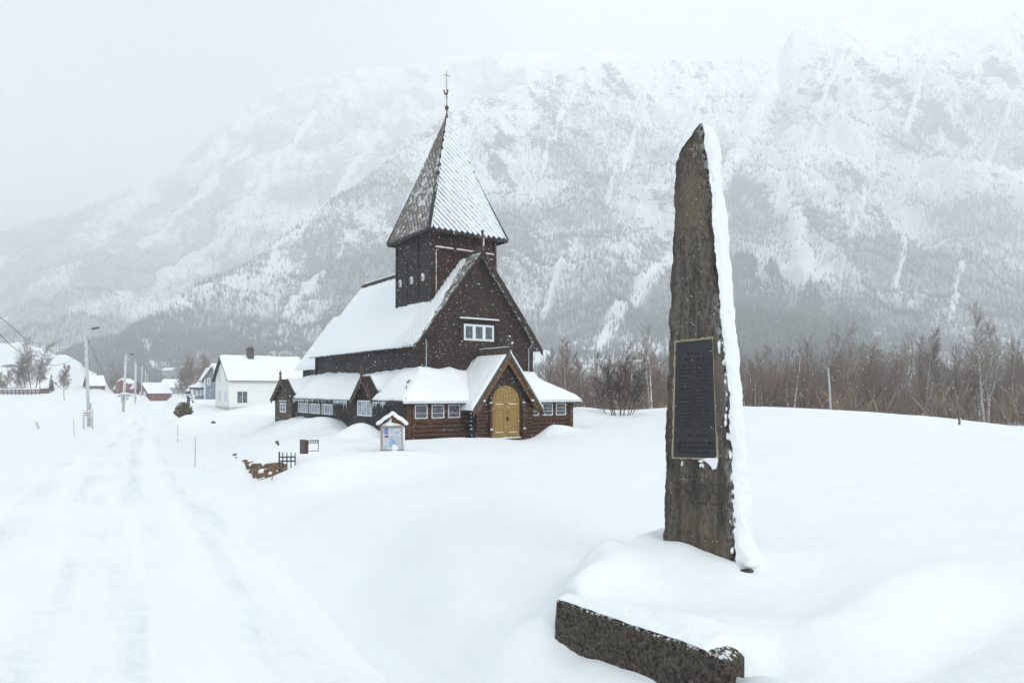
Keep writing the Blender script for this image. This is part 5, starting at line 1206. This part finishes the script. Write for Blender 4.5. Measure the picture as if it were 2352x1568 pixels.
def stake(u, vb_, vt_, Y, label, lean=0):
    b = at(u, vb_, Y); o = empty('snow_stake', tuple(b), 0, label, 'snow stake', 'snow stakes along the road'); h = (vb_-vt_)/1568*Y
    m = MB(); m.tube([(0,0,-.4),(lean*h,0,h)], [.017,.014], 6); m.build('rod', M['orange_stake'], o); m = MB(); m.tube([(lean*h*.86-.003,-.012,h*.86),(lean*h-.0,-.012,h+.01)], .0165, 6); m.build('reflector_band', M['galvanised'], o)
stake(447,1076,1004,22.5,'thin reddish stake nearest the iron gate on the roadside bank', .03)
stake(171,996,964,37,'thin pale stake on the left bank beside the white sign', -.06)
stake(408,1006,975,33,'thin faint stake on the bank just beyond the reddish stake', .02)
p = at(86,950,42); o = empty('leaning_marker', (p.x,p.y,gz(p.x,p.y)-.1), 0, 'two thin sticks leaning together alone in the left snow field', 'marker'); m = MB(); m.tube([(-.12,0,.52),(.12,0,-.1)],.022,6); m.tube([(-.06,.03,.52),(.2,.03,-.1)],.02,6); m.build('stick', M['orange_stake'], o)
def wire(pts, label, nm='overhead_wire', r=.017):
    m = MB(); m.tube([at(*p) for p in pts], r, 5); o = m.build(nm, M['slate_grey'], None); tag(o, label, 'wire', 'overhead wires')
def sag(a, b, s, n=14): return [(a[0]+(b[0]-a[0])*k/n, a[1]+(b[1]-a[1])*k/n+s*4*(k/n)*(1-k/n), a[2]+(b[2]-a[2])*k/n) for k in range(n+1)]
wire([(-60,690,26),(0,729,28.5),(30,753,32),(54,775,37),(66,782,41),(95,792,50)], 'upper of two dark wires sagging in over the snowy hill', r=.016)
wire([(-60,722,26),(0,768,28.5),(24,792,31),(52,814,36),(70,823,40),(86,829,44),(105,836.5,52),(120,838,58),(140,837,64),(163,829,72)], 'lower of two dark wires sagging past the leafless trees', r=.016)
wire(sag((202,774,46),(239,855,120),4), 'upper of two wires running down from the nearest lamp post', r=.018)
wire(sag((202,779,46),(240,862,120),5), 'lower of two wires running down from the nearest lamp post', r=.018)
# ------------------------------------------------------------------ houses
def house(name, loc, rz, Wd, Ln, wh, rh, wall, label, cat='house', roofmat='dark_trim', wins=(), ov=.35, snow=.22, chim=None, group=None, base=None, low=-1.5):
    """gable ends at x=0 and x=Ln, eaves along x; wins: (side, along, z, w, h, material) side 'f' long front (y=0) or 'g' gable (x=0)"""
    o = empty(name, loc, rz, label, cat, group)
    m = MB()
    m.add([(0,0,low),(Ln,0,low),(Ln,Wd,low),(0,Wd,low),(0,0,wh),(Ln,0,wh),(Ln,Wd,wh),(0,Wd,wh),(0,Wd/2,wh+rh),(Ln,Wd/2,wh+rh)],
          [(0,1,5,4),(2,3,7,6),(3,0,4,8,7),(1,2,6,9,5),(0,3,2,1)])
    k = 0
    while k*.18 < wh and wall in ('cream_wall',): k += 1
    m.build('wall', M[wall], o)
    if base:
        m = MB(); m.box(-.03, Ln+.03, -.03, Wd+.03, low, base); m.build('foundation', M['concrete'], o)
    sl = rh/(Wd/2); rf = MB()
    for sg in (0, 1):
        y0 = -ov if sg == 0 else Wd+ov; z0_ = wh-ov*sl
        rf.prism([(-ov,Wd/2,wh+rh+.02),(-ov,y0,z0_+.02),(-ov,y0,z0_+.14),(-ov,Wd/2,wh+rh+.14)], (Ln+2*ov,0,0))
    r = rf.build('roof', M[roofmat], o)
    n1, n2 = 40, 24
    for sg in (0, 1):
        a, b = np.meshgrid(np.linspace(0,1,n1), np.linspace(0,1,n2)); y1 = -ov-.05 if sg == 0 else Wd+ov+.05
        X = -ov+.03+(Ln+2*ov-.06)*a; Y = Wd/2+(y1-Wd/2)*b
        e = np.clip(np.minimum(np.minimum(a,1-a)*Ln/.3, (1-b)*Wd/.5), 0, 1)**.5
        Z = wh+rh-sl*np.abs(Y-Wd/2)+.13+snow*e*(1+.25*fbm(X*.7,Y*.7+7,3,int(abs(loc[0]))))
        F = grid_faces(n2, n1); mesh_np('roof_snow', np.stack([X,Y,Z],-1).reshape(-1,3), F if sg else F[:, ::-1], M['snow'], r, True)
    if chim:
        m = MB(); x, y, h_, s = chim; m.box(x-s, x+s, y-s*.8, y+s*.8, wh, wh+rh+h_); m.box(x-s*1.15,x+s*1.15,y-s*.95,y+s*.95,wh+rh+h_,wh+rh+h_+.1); c = m.build('chimney', M['brick_dark'], r)
        m = MB(); m.ball((x,y,wh+rh+h_+.2), s*1.1, 10, 6, (1,.9,.5)); m.tube([(x+s*.3,y,wh+rh+h_),(x+s*.9,y,wh+rh+h_+.5),(x+s*.2,y,wh+rh+h_+.62)], .07, 6); m.build('chimney_cowl', M['brick_dark'], c)
    for side, al, z, w_, h_, mt_ in wins:
        m = MB(); p = MB(); f = .09
        if side == 'f':
            m.box(al-w_/2-f, al+w_/2+f, -.06, .0, z-h_/2-f, z+h_/2+f); p.box(al-w_/2, al+w_/2, -.075, -.01, z-h_/2, z+h_/2)
            q = MB(); q.box(al-.035, al+.035, -.085, -.07, z-h_/2, z+h_/2)
        else:
            m.box(-.06, 0, al-w_/2-f, al+w_/2+f, z-h_/2-f, z+h_/2+f); p.box(-.075, -.01, al-w_/2, al+w_/2, z-h_/2, z+h_/2)
            q = MB(); q.box(-.085, -.07, al-.035, al+.035, z-h_/2, z+h_/2)
        wo = m.build('window', M['white_paint'], o); p.build('pane', M[mt_], wo); q.build('mullion', M['white_paint'], wo)
    return o
b = at(527,942,90); z_ = b.z
wh_ = EYE+27.4/1568*90-z_; rh_ = EYE+76/1568*92.7-z_-wh_
house('white_house', (b.x,b.y,z_), R(37), 7.2, 10.4, wh_, rh_, 'cream_wall', 'white wooden house with dark chimney behind the church', wins=(
    ('f',1.62,1.72,1.25,1.5,'glass'),('f',6.9,1.72,.85,1.5,'curtain_dark'),('f',8.9,1.72,1.9,1.5,'curtain_dark'),
    ('g',1.6,4.55,.8,1.5,'poster_pale'),('g',4.9,4.55,.8,1.5,'poster_pale'),('g',1.7,1.9,.8,1.5,'poster_pale'),('g',5.0,1.9,.8,1.5,'poster_pale')), chim=(3.6,3.3,1.15,.42), base=.45, ov=.42, snow=.28)
b = at(470,912,122); z_ = b.z; k_ = 122/1568
bh = house('blue_house', (b.x,b.y,z_), R(-78), 1, 1, 1, 1, 'blue_grey_wall', 'x') if False else None
bh = empty('blue_house', (b.x,b.y,z_), 0, 'blue-grey wooden house with white trim, dormer and low wing beside the white house', 'house')
w1 = 22*k_; eh = (912-866)*k_; ph_ = (912-841)*k_
m = MB(); m.prism([(0,0,-1),(w1,0,-1),(w1,0,eh),(w1*.80,0,ph_),(0,0,eh-.3)] if False else [(0,0,-1),(w1*1.7,0,-1),(w1*1.7,0,eh-.3),(w1*.85,0,ph_),(0,0,eh-.3)], (0,9,0)); m.build('wall', M['blue_grey_wall'], bh)
m = MB()
for sg in (-1,1): m.prism([(w1*.85,-.5,ph_+.25),(w1*.85+sg*(w1*.85+.5),-.5,eh-.55),(w1*.85+sg*(w1*.85+.5),-.5,eh-.75),(w1*.85,-.5,ph_+.05)],(0,10,0))
rf = m.build('roof', M['dark_trim'], bh)
m = MB()
for sg in (-1,1): m.prism([(w1*.85,-.4,ph_+.55),(w1*.85+sg*(w1*.85+.5),-.4,eh-.25),(w1*.85+sg*(w1*.85+.5),-.4,eh-.55),(w1*.85,-.4,ph_+.25)],(0,9.8,0))
m.build('roof_snow', M['snow'], rf)
m = MB()
for sg in (-1,1): m.prism([(w1*.85,-.56,ph_+.27),(w1*.85+sg*(w1*.85+.5),-.56,eh-.53),(w1*.85+sg*(w1*.85+.5),-.56,eh-.85),(w1*.85,-.56,ph_-.05)],(0,.06,0))
m.build('barge_board', M['white_paint'], bh)
m = MB(); m.box(-.08,.14,-.05,.1,-1,eh-.3); m.build('corner_board', M['white_paint'], bh)
def hw(u0,u1,v0,v1, y=0):
    m = MB(); x0,x1 = (u0-470)*k_,(u1-470)*k_; z0,z1 = (912-v1)*k_,(912-v0)*k_
    m.box(x0,x1,y-.07,y,z0,z1); wo = m.build('window', M['white_paint'], bh); m = MB(); m.box(x0+.16,x1-.16,y-.085,y-.02,z0+.16,z1-.16); m.build('pane', M['glass'], wo)
hw(476.5,483,868,884); hw(490,494.5,850.5,861)
m = MB(); xw = -29*k_; zw = (912-893)*k_; m.box(xw,-.02,1.0,8,-1,zw); m.build('wing_wall', M['blue_grey_wall'], bh)
m = MB(); m.prism([(xw-.5,.4,zw),(-.03,.4,zw),(-.03,.4,zw+.25),(xw-.5,.4,zw+.25)],(0,8,0)); m.build('wing_roof', M['dark_trim'], bh)
m = MB(); m.add([(xw-.5,.35,zw+.25),(-.03,.35,zw+.25),(-.03,4.5,zw+3.0),(xw+1.2,4.5,zw+3.0),(-.03,8.5,zw+.25),(xw-.5,8.5,zw+.25)],[(0,1,2,3),(3,2,4,5),(0,3,5),(1,4,2),(0,5,4,1)]); m.build('wing_snow', M['snow'], bh)
hw(444,449,895,909,1.0); hw(453,458,895,908,1.0); hw(461,469,895,909,1.0)
xd0,xd1 = (455-470)*k_,(470-470)*k_-.02; zd = (912-878)*k_
m = MB(); m.prism([(xd0,1.6,zw),(xd1,1.6,zw),(xd1,1.6,zd+1.2),((xd0+xd1)/2,1.6,zd+2.2),(xd0,1.6,zd+.6)],(0,4,0)); m.build('dormer_wall', M['blue_grey_wall'], bh)
m = MB(); m.prism([((xd0+xd1)/2+.3,1.3,zd+2.7),(xd0-.5,1.3,zd+.4),(xd0-.5,1.3,zd+.1),((xd0+xd1)/2+.3,1.3,zd+2.2)],(0,5,0)); m.prism([((xd0+xd1)/2+.3,1.3,zd+2.7),(xd1,1.3,zd+1.6),(xd1,1.3,zd+1.2),((xd0+xd1)/2+.3,1.3,zd+2.2)],(0,5,0)); m.build('dormer_snow', M['snow'], bh)
hw(459,468,881,891.5,1.6)
def small_house(u, v, Y, w_, ln, wh, rh, rz, wall, label, wins=(), chim=None, name='cabin', cat='cabin', snow=.3):
    b = at(u,v,Y); return house(name, (b.x,b.y,b.z), R(rz), w_, ln, wh, rh, wall, label, cat, wins=wins, chim=chim, snow=snow)
W_ = 'poster_pale'
small_house(341,909,165,5.6,5.6,.75,2.1,54,'red_wall','red gabled house with snowy roof where the road disappears',(('g',1.8,.5,1.2,.8,W_),('g',3.8,.5,1.0,.8,W_)),name='red_house',cat='house')
small_house(366,905,205,7,9,2.0,2.2,8,'grey_wall','grey low house with snowy roof just behind the red gabled house',(('f',2.5,1.0,1.6,.8,'glass'),),name='grey_house',cat='house')
small_house(393,905,215,7,8,2.0,2.4,35,'grey_wall','farthest grey house peeping over the road bank beside the lantern post',(('f',2.5,1.0,1.6,.8,'glass'),),name='grey_house',cat='house')
small_house(372,859,420,7,6,2.4,1.2,0,'grey_wall','tiny lone cabin in the clearing up on the mountain foot',(('f',3,1.2,3,.8,'glass'),))
small_house(204,897,200,6.5,4.2,1.6,2.6,42,'brown_wall','brown cabin just right of the nearest lamp post, gable to the road',(('g',3.2,.8,1.2,.9,W_),))
small_house(262,897,205,6,5.0,.6,2.2,10,'red_wall','long red cabin with snowy roof left of the second lamp post',())
b = at(279,880,204); o = empty('red_gable_cabin', tuple(b), 0, 'small red gable rising above the long red cabin roof', 'cabin'); m = MB(); m.prism([(-1.6,0,-2),(1.6,0,-2),(1.6,0,.0),(.2,0,1.1),(-1.6,0,-.0)],(0,4,0)); m.build('wall', M['red_wall'], o); m = MB(); m.prism([(.2,-.3,1.5),(2.1,-.3,.1),(2.1,-.3,-.2),(.2,-.3,1.1)],(0,4.6,0)); m.prism([(.2,-.3,1.5),(-2.1,-.3,.1),(-2.1,-.3,-.2),(.2,-.3,1.1)],(0,4.6,0)); m.build('roof_snow', M['snow'], o)
small_house(-16,896,170,5,6,.8,2.0,40,'red_wall','dark red cabin at the picture edge behind the long fence',(),name='red_cabin')
small_house(56,897,172,5,5.5,.7,1.9,48,'red_wall','dark red cabin under the leafless trees, behind the fence end',(),name='red_cabin')
small_house(2,890,195,8,9,1.6,2.0,15,'brown_wall','brown roofed barn half hidden in the leafless trees',(),name='barn',cat='barn')
f0 = at(-20,903,120); f1 = at(92,902,120); fe = empty('field_fence', tuple(f0), 0, 'long low grey fence with snow along its top at the field edge', 'fence')
m = MB(); d = f1-f0; m.bar(Vector((0,0,.35)), d+Vector((0,0,.35)), .05, .65, (0,0,1)); m.build('fence_panel', M['grey_wall'], fe)
m = MB(); m.bar(Vector((0,-.02,.74)), d+Vector((0,-.02,.74)), .22, .16); m.build('snow_cap', M['snow_rough'], fe)
for k in range(13):
    m = MB(); m.bar(d*(k/12)+Vector((0,-.06,-.3)), d*(k/12)+Vector((0,-.06,.9 if k < 12 else 1.0)), .10, .10, (0,1,0)); m.build('fence_post', M['slate_grey'], fe)
# snowy knoll at the left
KS = np.array([(-700,800),(-300,770),(0,788),(54,786),(85,799),(111,804),(125,814),(161,819),(185,832),(197,847),(231,863),(242,877),(252,893),(262,905)])
U, Q = np.meshgrid(np.linspace(-700, 262, 260), np.concatenate([np.linspace(0,1,90), [1.05,1.2,1.6,2.2]]))
Yk = 190+60*np.minimum(Q,1)+60*np.maximum(Q-1,0); vt_ = np.interp(U, KS[:,0], KS[:,1])+2.5*fbm(U/14,U*0,3,3)
vk = 904+(vt_-904)*np.minimum(Q,1)**.9; Zk = EYE+(897-vk)/1568*Yk-np.maximum(Q-1,0)*8+.5*fbm(U/20,Q*6,4,5)*np.minimum(Q*3,1)*(Q<1)
rkm = np.clip(1.2*np.exp(-(((U-22)/20)**2+((vk-842)/5)**2))+.9*np.exp(-(((U-181)/8)**2+((vk-822)/3)**2))+.7*np.exp(-(((U-188)/4)**2+((vk-840)/5)**2)),0,1.2)
k = mesh_np('hill', np.stack([(U-1176)/1568*Yk, Yk, Zk],-1).reshape(-1,3), grid_faces(*U.shape), M['mountain'], smooth=True, attrs={'rock': rkm.ravel()*1.3-.4, 'wood': (U*0-1.0).ravel()}); tag(k, kind='structure')
# ------------------------------------------------------------------ leafless trees
def seg_mesh(name, segs, mat, parent):
    s = np.array([(*a, *b, r0, r1) for a, b, r0, r1 in segs]); p0, p1, r0, r1 = s[:,:3], s[:,3:6], s[:,6], s[:,7]
    d = p1-p0; d /= np.maximum(np.linalg.norm(d,axis=1),1e-6)[:,None]; ref = np.where(np.abs(d[:,2:3]) < .9, [[0,0,1]], [[1,0,0]])
    x = np.cross(d, ref); x /= np.linalg.norm(x,axis=1)[:,None]; y = np.cross(d, x); Vv = []
    for p, r in ((p0,r0),(p1,r1)):
        for k in range(3):
            a = 2*PI*k/3; Vv.append(p+(x*math.cos(a)+y*math.sin(a))*r[:,None])
    Vv = np.stack(Vv,1).reshape(-1,3); i = np.arange(len(s))[:,None]*6
    F = np.concatenate([i+np.array([[a,(a+1)%3,(a+1)%3+3,a+3]]) for a in range(3)],0)
    return mesh_np(name, Vv, F, M[mat], parent, True)
def rv(R_, a): return Vector((R_.gauss(0,a), R_.gauss(0,a), R_.gauss(0,a)))
def branch(R_, p, d, L_, r, lev, out, spec, wood, tips):
    n = max(3, int(spec['n'][lev])); pts = [p]; st = L_/n
    for i in range(n):
        d = (d+rv(R_, spec['wob'][lev])+Vector((0,0,spec['up'][lev]))).normalized(); q = pts[-1]+d*st
        ra_, rb_ = r*(1-i/n*.85), r*(1-(i+1)/n*.85)
        (wood if lev == 0 or (lev == 1 and r > .03) else tips).append((tuple(pts[-1]), tuple(q), ra_, max(rb_, .004))); pts.append(q)
    if lev+1 >= len(spec['n']): return
    c = spec['kids'][lev]; t0 = spec['t0'][lev]
    for k in range(c):
        t = t0+(1-t0)*(k+R_.random())/c; f = t*n; i = min(int(f), n-1); q = pts[i].lerp(pts[i+1], f-i)
        ax = (pts[i+1]-pts[i]).normalized(); az = R_.uniform(0, 2*PI); sd = ax.cross(Vector((math.cos(az),math.sin(az),.13))).normalized()
        an = R(R_.uniform(*spec['ang'][lev])); dd = (ax*math.cos(an)+sd*math.sin(an)).normalized()
        l = L_*spec['len'][lev]*(spec['shape'](t) if lev == 0 else (1.15-.7*t))*R_.uniform(.7,1.2)
        branch(R_, q, dd, l, max(r*(1-t*.85)*spec['rad'][lev], spec.get('rmin', .0085)), lev+1, out, spec, wood, tips)
BIRCH = dict(rmin=.010, n=(14,6,4,3), wob=(.035,.10,.15,.2), up=(.03,.10,.05,.0), kids=(42,10,6,0), t0=(.28,.2,.15), ang=((28,52),(25,50),(25,55)), len=(.30,.42,.45), rad=(.42,.5,.5), shape=lambda t: (1.25-t)*min(1,.45+t*1.4))
ALDER = dict(n=(10,6,4,3), wob=(.07,.12,.17,.2), up=(.02,.10,.05,.0), kids=(26,9,5,0), t0=(.14,.15,.1), ang=((30,60),(25,55),(25,60)), len=(.38,.45,.45), rad=(.36,.5,.5), shape=lambda t: (1.2-t*.8))
def tree(name, loc, h, stems, spec, seed, trunkmat, twigmat, label=None, cat='tree', group=None, r=None, sc=1):
    R_ = random.Random(seed); wood, tips = [], []
    for (dx, dy, lean, lh) in stems:
        branch(R_, Vector((dx,dy,-.4)), Vector((lean, R_.uniform(-.05,.05), 1)).normalized(), h*lh, (r or h*.011)*(.6+.4*lh), 0, None, spec, wood, tips)
    o = empty(name, loc, 0, label, cat, group); seg_mesh('trunk', wood, trunkmat, o); seg_mesh('crown', tips, twigmat, o)
    return o
def foot(u, v, Y): p = at(u, v, Y); return (p.x, p.y, p.z)
# the ones the photo singles out
def big(u, vtop, vbot, Y, stems, spec, seed, tm, wm, label, name='birch_tree', r=None):
    b = at(u, vbot, Y); h = (vbot-vtop)/1568*Y; return tree(name, tuple(b-Vector((0,0,.3))), h+.3, stems, spec, seed, tm, wm, label, 'tree', r=r)
one = [(0,0,0,1)]
big(2262,700,985,62,[(0,0,-.04,1),(.45,.2,.02,.9),(-.2,.3,-.1,.55)],BIRCH,11,'birch','twig_grey','tallest twin trunked birch at the wood edge, far right',r=.20)
big(2122,752,962,66,[(0,0,.07,1),(.12,.1,.20,.86)],dict(BIRCH,t0=(.45,.2,.15)),12,'birch','twig_grey','birch forking low into two pale stems, left of the tallest birch',r=.14)
big(1497,742,938,60,[(0,0,-.02,1),(-.1,.2,-.10,.85)],dict(BIRCH,t0=(.46,.2,.15),kids=(22,8,5,0)),13,'birch','twig_brown','slim white trunked birch with sparse crown close left of the standing stone',r=.10)
big(1300,775,930,64,one,BIRCH,14,'birch','twig_red','pointed reddish birch just right of the church roof',r=.10)
big(1822,792,945,62,[(0,0,.03,1),(-.1,.1,-.30,.55)],BIRCH,15,'birch','twig_brown','white stemmed birch with a slanting side limb right of the standing stone',r=.10)
big(1732,800,943,63,[(-.6,0,-.16,.7),(-.3,.1,-.06,.9),(.1,0,.03,1),(.35,.1,.10,.9),(.7,0,-.02,.75)],ALDER,16,'birch','twig_brown','cluster of thin pale stems rising right beside the standing stone','alder_clump',r=.06)
hb_ = hit(1424,952,20,60); big(1424,800,897+(EYE-hb_.z)*1568/hb_.y,hb_.y,[(-.3,0,-.38,.85),(-.15,.1,-.16,1),(.0,.1,.02,1.05),(.12,0,.18,.95),(.3,.1,.36,.85),(-.4,.2,-.6,.7),(.4,.2,.55,.7),(.05,.2,-.1,.8),(.2,.15,.1,.8),(-.2,.15,-.27,.9),(.25,.05,.27,.9)],dict(ALDER,rmin=.009,kids=(15,8,5,0),t0=(.30,.15,.1),wob=(.06,.12,.17,.2)),17,'dark_bark','dark_twig','many stemmed bare bush fanning out of the snow right of the church','bush',r=.045)
big(2040,795,960,64,one,ALDER,18,'bark_brown','twig_grey','bushy brown alder halfway between the grey lamp pole and the forked birch','alder_tree')
big(1958,800,952,64,one,ALDER,19,'bark_brown','twig_brown','dark round alder just right of the grey lamp pole','alder_tree')
big(2197,790,972,64,one,BIRCH,20,'bark_brown','twig_grey','thin dark birch standing between the two largest right hand birches')
# the wood itself: a few grown kinds, copied
protos = [tree('bare_tree', (0,0,0), 8.0, one, ALDER, 31, 'bark_brown', 'twig_brown'), tree('bare_tree', (0,0,0), 8.0, [(-.3,0,-.12,.9),(.2,.1,.1,1),(.5,0,.22,.8)], ALDER, 32, 'bark_brown', 'twig_red'),
          tree('bare_tree', (0,0,0), 9.0, one, BIRCH, 33, 'birch', 'twig_grey'), tree('bare_tree', (0,0,0), 7.5, [(0,0,-.05,1),(.3,.2,.12,.9)], ALDER, 34, 'bark_brown', 'twig_grey'),
          tree('bare_tree', (0,0,0), 8.5, [(0,0,.02,1),(.2,.1,.08,.8)], BIRCH, 35, 'bark_brown', 'twig_brown')]
used = set(); rw = random.Random(77); cnt = 0
for row, (Y0, Y1, n, s0, s1) in enumerate(((62,72,44,.52,.92),(72,86,50,.62,1.08),(86,108,54,.75,1.25),(108,150,48,.9,1.35),(66,90,9,1.15,1.5))):
    for k in range(n):
        Y = rw.uniform(Y0, Y1); u = 1235+(2520-1235)*(k+rw.random())/n; x = (u-1176)/1568*Y
        i = rw.choices((0,1,2,3,4), (3.2,3.2,2.2,2.4,3))[0]; s = rw.uniform(s0, s1)*(1.0 if 1500 > u or u > 1700 else .92)
        if u < 1330: s *= .82
        loc = (x, Y, gz(x, Y)-.2); lab = 'leafless tree in the dense brown wood beyond the snow field'
        if i in used: copy_thing(protos[i], loc, rw.uniform(0,6.28), (s,s,s*rw.uniform(.85,1.15)), lab, 'leafless trees of the wood')
        else:
            t_ = protos[i]; t_.location = loc; t_.scale = (s,s,s); tag(t_, lab, 'tree', 'leafless trees of the wood'); used.add(i)
# undergrowth between the trunks
rr = np.random.default_rng(9); n = 40000; Yt = rr.uniform(60, 125, n); ut = rr.uniform(1225, 2560, n); Xt = (ut-1176)/1568*Yt
zt_ = ground(Xt, Yt, False); clump = .55+.9*fbm(Xt/3.2, Yt/5, 3, 15); ht = np.maximum(.5, rr.uniform(1.2, 4.2, n)*np.clip(clump,.25,1.4)); z0 = zt_+rr.uniform(-.2,1.0,n)*np.where(rr.random(n)<.5,1,0)
ln = rr.normal(0,.30,(n,2)); w_ = rr.uniform(.006,.015,n)
a0 = np.stack([Xt-w_,Yt,z0],-1); a1 = np.stack([Xt+w_,Yt,z0],-1); a2 = np.stack([Xt+ln[:,0]*ht*.5,Yt+ln[:,1]*ht*.5,z0+ht*.6],-1); a3 = np.stack([Xt+ln[:,0]*ht,Yt+ln[:,1]*ht,z0+ht],-1)
o = mesh_np('undergrowth', np.stack([a0,a1,a2+np.array([.012,0,0]),a3],1).reshape(-1,3), np.arange(4*n).reshape(-1,4), M['twig_brown']); tag(o, 'tangled bare undergrowth filling the wood beyond the field', kind='stuff')
# poles among the trees
p = at(1909,950,58); o = empty('grey_lamp_pole', tuple(p-Vector((0,0,.5))), 0, 'thin grey metal pole among the trees right of the standing stone', 'pole'); m = MB(); m.tube([(0,0,0),(-.12,0,2.6),(-.25,0,(950-845)/1568*58+.5)],[.085,.075,.055],8); m.build('pole', M['galvanised'], o, True); m = MB(); m.tube([(-.25,0,(950-845)/1568*58+.45),(-.5,.3,(950-845)/1568*58+.6)],.03,6); m.build('lamp_arm', M['galvanised'], o)
p = at(1450,945,66); o = empty('crossarm_pole', tuple(p-Vector((0,0,.5))), 0, 'weathered utility pole with one snowy crossarm behind the bare bush', 'utility pole'); h_ = (945-828)/1568*66+.5
m = MB(); m.tube([(0,0,0),(0,0,h_)],[.12,.09],8); m.build('pole', M['pole_wood'], o, True); m = MB(); m.bar((-.95,-.12,h_-.12),(1.05,-.12,h_-.10),.10,.12); m.build('crossarm', M['pole_wood'], o); m = MB(); m.tube([(-.95,-.12,h_-.02),(0,-.12,h_),(1.05,-.12,h_+.0)],.055,6); m.build('snow_cap', M['snow_rough'], o, True)
# trees of the village side
def vil(u, vtop, vbot, Y, stems, spec, seed, wm, label, name='bare_village_tree', r=None):
    spec = dict(spec, rmin=.022, kids=(spec['kids'][0]+8,spec['kids'][1]+1,6,0))
    b = at(u, vbot, Y); h = (vbot-vtop)/1568*Y; return tree(name, tuple(b-Vector((0,0,.3))), h+.3, stems, spec, seed, 'bark_brown', wm, label, 'tree', r=r)
vil(70,775,900,150,[(0,0,0,1),(.8,.3,.06,.9),(-1.2,.4,-.06,.75)],ALDER,41,'twig_grey','tallest leafless tree in front of the snowy hill')
vil(38,815,900,150,[(0,0,0,1),(.6,.3,.1,.9)],ALDER,42,'twig_grey','leafless tree left of the tallest one, over the red cabin')
vil(18,845,900,146,[(0,0,0,1),(-.9,.3,-.1,.9)],ALDER,46,'twig_brown','low brown leafless tree nearest the picture edge by the fence')
vil(148,838,912,100,[(0,0,0,1)],dict(ALDER,t0=(.3,.15,.1)),43,'twig_grey','small round leafless tree standing alone in the left field')
vil(93,820,900,155,[(0,0,0,1)],BIRCH,44,'twig_grey','slender leafless tree just right of the tallest one by the hill')
vil(265,860,896,190,[(0,0,0,1),(-1,.3,-.1,.9)],ALDER,45,'twig_grey','leafless tree between the brown cabin and the long red cabin')
vil(262,830,896,230,[(0,0,0,1),(1.5,.3,.06,.9)],ALDER,47,'twig_grey','tall faint leafless tree behind the long red cabin')
vil(428,835,905,150,[(0,0,0,1),(-1,.3,-.06,.9)],BIRCH,48,'twig_brown','birch rising left of the blue-grey house')
vil(452,815,900,165,[(0,0,0,1),(1.4,.3,.04,.95),(-1.6,.2,-.05,.85)],ALDER,49,'twig_brown','broad brown tree behind the blue-grey house roof')
vil(410,855,905,170,[(0,0,0,1),(1.2,.3,.1,.9)],ALDER,50,'twig_grey','low grey tree right of the farthest grey house')
vil(482,812,900,172,[(0,0,0,1),(1.6,.3,.04,.9)],BIRCH,51,'twig_brown','tall brown birch between the blue-grey and white houses')
for k, (u, v, vt2, Y, lab) in enumerate(((118,898,858,175,'small dark spruce at the foot of the snowy hill'),(224,893,852,240,'dim spruce behind the brown cabin, left one'),(213,890,858,245,'dim short spruce closest to the nearest lamp post'),(234,893,864,235,'dim spruce behind the brown cabin, right one'))):
    b = at(u, v, Y); o = empty('spruce_tree', tuple(b), 0, lab, 'tree'); h = (v-vt2)/1568*Y; m = MB(); m.tube([(0,0,-.4),(0,0,h*.9)],[.16,.03],7); m.build('trunk', M['bark_brown'], o)
    rng = np.random.default_rng(60+k); Vc = []; Fc_ = []
    nb_ = 260; zz = np.sort(rng.uniform(.06,1,nb_))*h; ln_ = (1-zz/h)**.85*h*.24*rng.uniform(.7,1.15,nb_)+.08; az = rng.uniform(0,6.28,nb_); dw = .22*ln_+.05
    P0 = np.stack([0*zz,0*zz,zz],-1); T_ = np.stack([np.cos(az)*ln_,np.sin(az)*ln_,zz-.35*ln_],-1); Sd = np.stack([-np.sin(az)*dw,np.cos(az)*dw,0*zz],-1); Md = (P0+T_)/2+Sd*1.2; Mn = (P0+T_)/2-Sd*1.2
    mesh_np('crown', np.stack([P0,Md,T_,Mn],1).reshape(-1,3), np.arange(4*nb_).reshape(-1,4), M['spruce'], o)
# ------------------------------------------------------------------ falling snow
rf_ = np.random.default_rng(21); n = 95000; y = 2.2+40*rf_.random(n)**.75; x = rf_.uniform(-.95,.95,n)*(y+1.5); z = rf_.uniform(0,1,n)*(EYE+.55*y+1); keep = z > ground(x, y, False)+.15; x,y,z = x[keep],y[keep],z[keep]; n = len(x)
s = np.clip(rf_.lognormal(math.log(.0028), .34, n), .0013, .0052)*np.clip(y/9,.3,1.25); a_ = rf_.normal(size=(n,3)); a_ /= np.linalg.norm(a_,axis=1)[:,None]; a_ = a_*.6+np.array([.30,.1,-.75]); a_ /= np.linalg.norm(a_,axis=1)[:,None]
b_ = np.cross(a_, rf_.normal(size=(n,3))); b_ /= np.linalg.norm(b_,axis=1)[:,None]; c_ = np.cross(a_, b_); P0 = np.stack([x,y,z],-1)
VV = np.stack([P0-a_*s[:,None]*2.6, P0+b_*s[:,None], P0+c_*s[:,None], P0-b_*s[:,None], P0-c_*s[:,None], P0+a_*s[:,None]*2.6],1).reshape(-1,3)
i = np.arange(n)[:,None]*6; F = np.concatenate([i+np.array([[0,1+k,1+(k+1)%4]]) for k in range(4)]+[i+np.array([[5,1+(k+1)%4,1+k]]) for k in range(4)])
o = mesh_np('falling_snow', VV, F, M['flake']); tag(o, 'snowflakes drifting down through the air', kind='stuff')
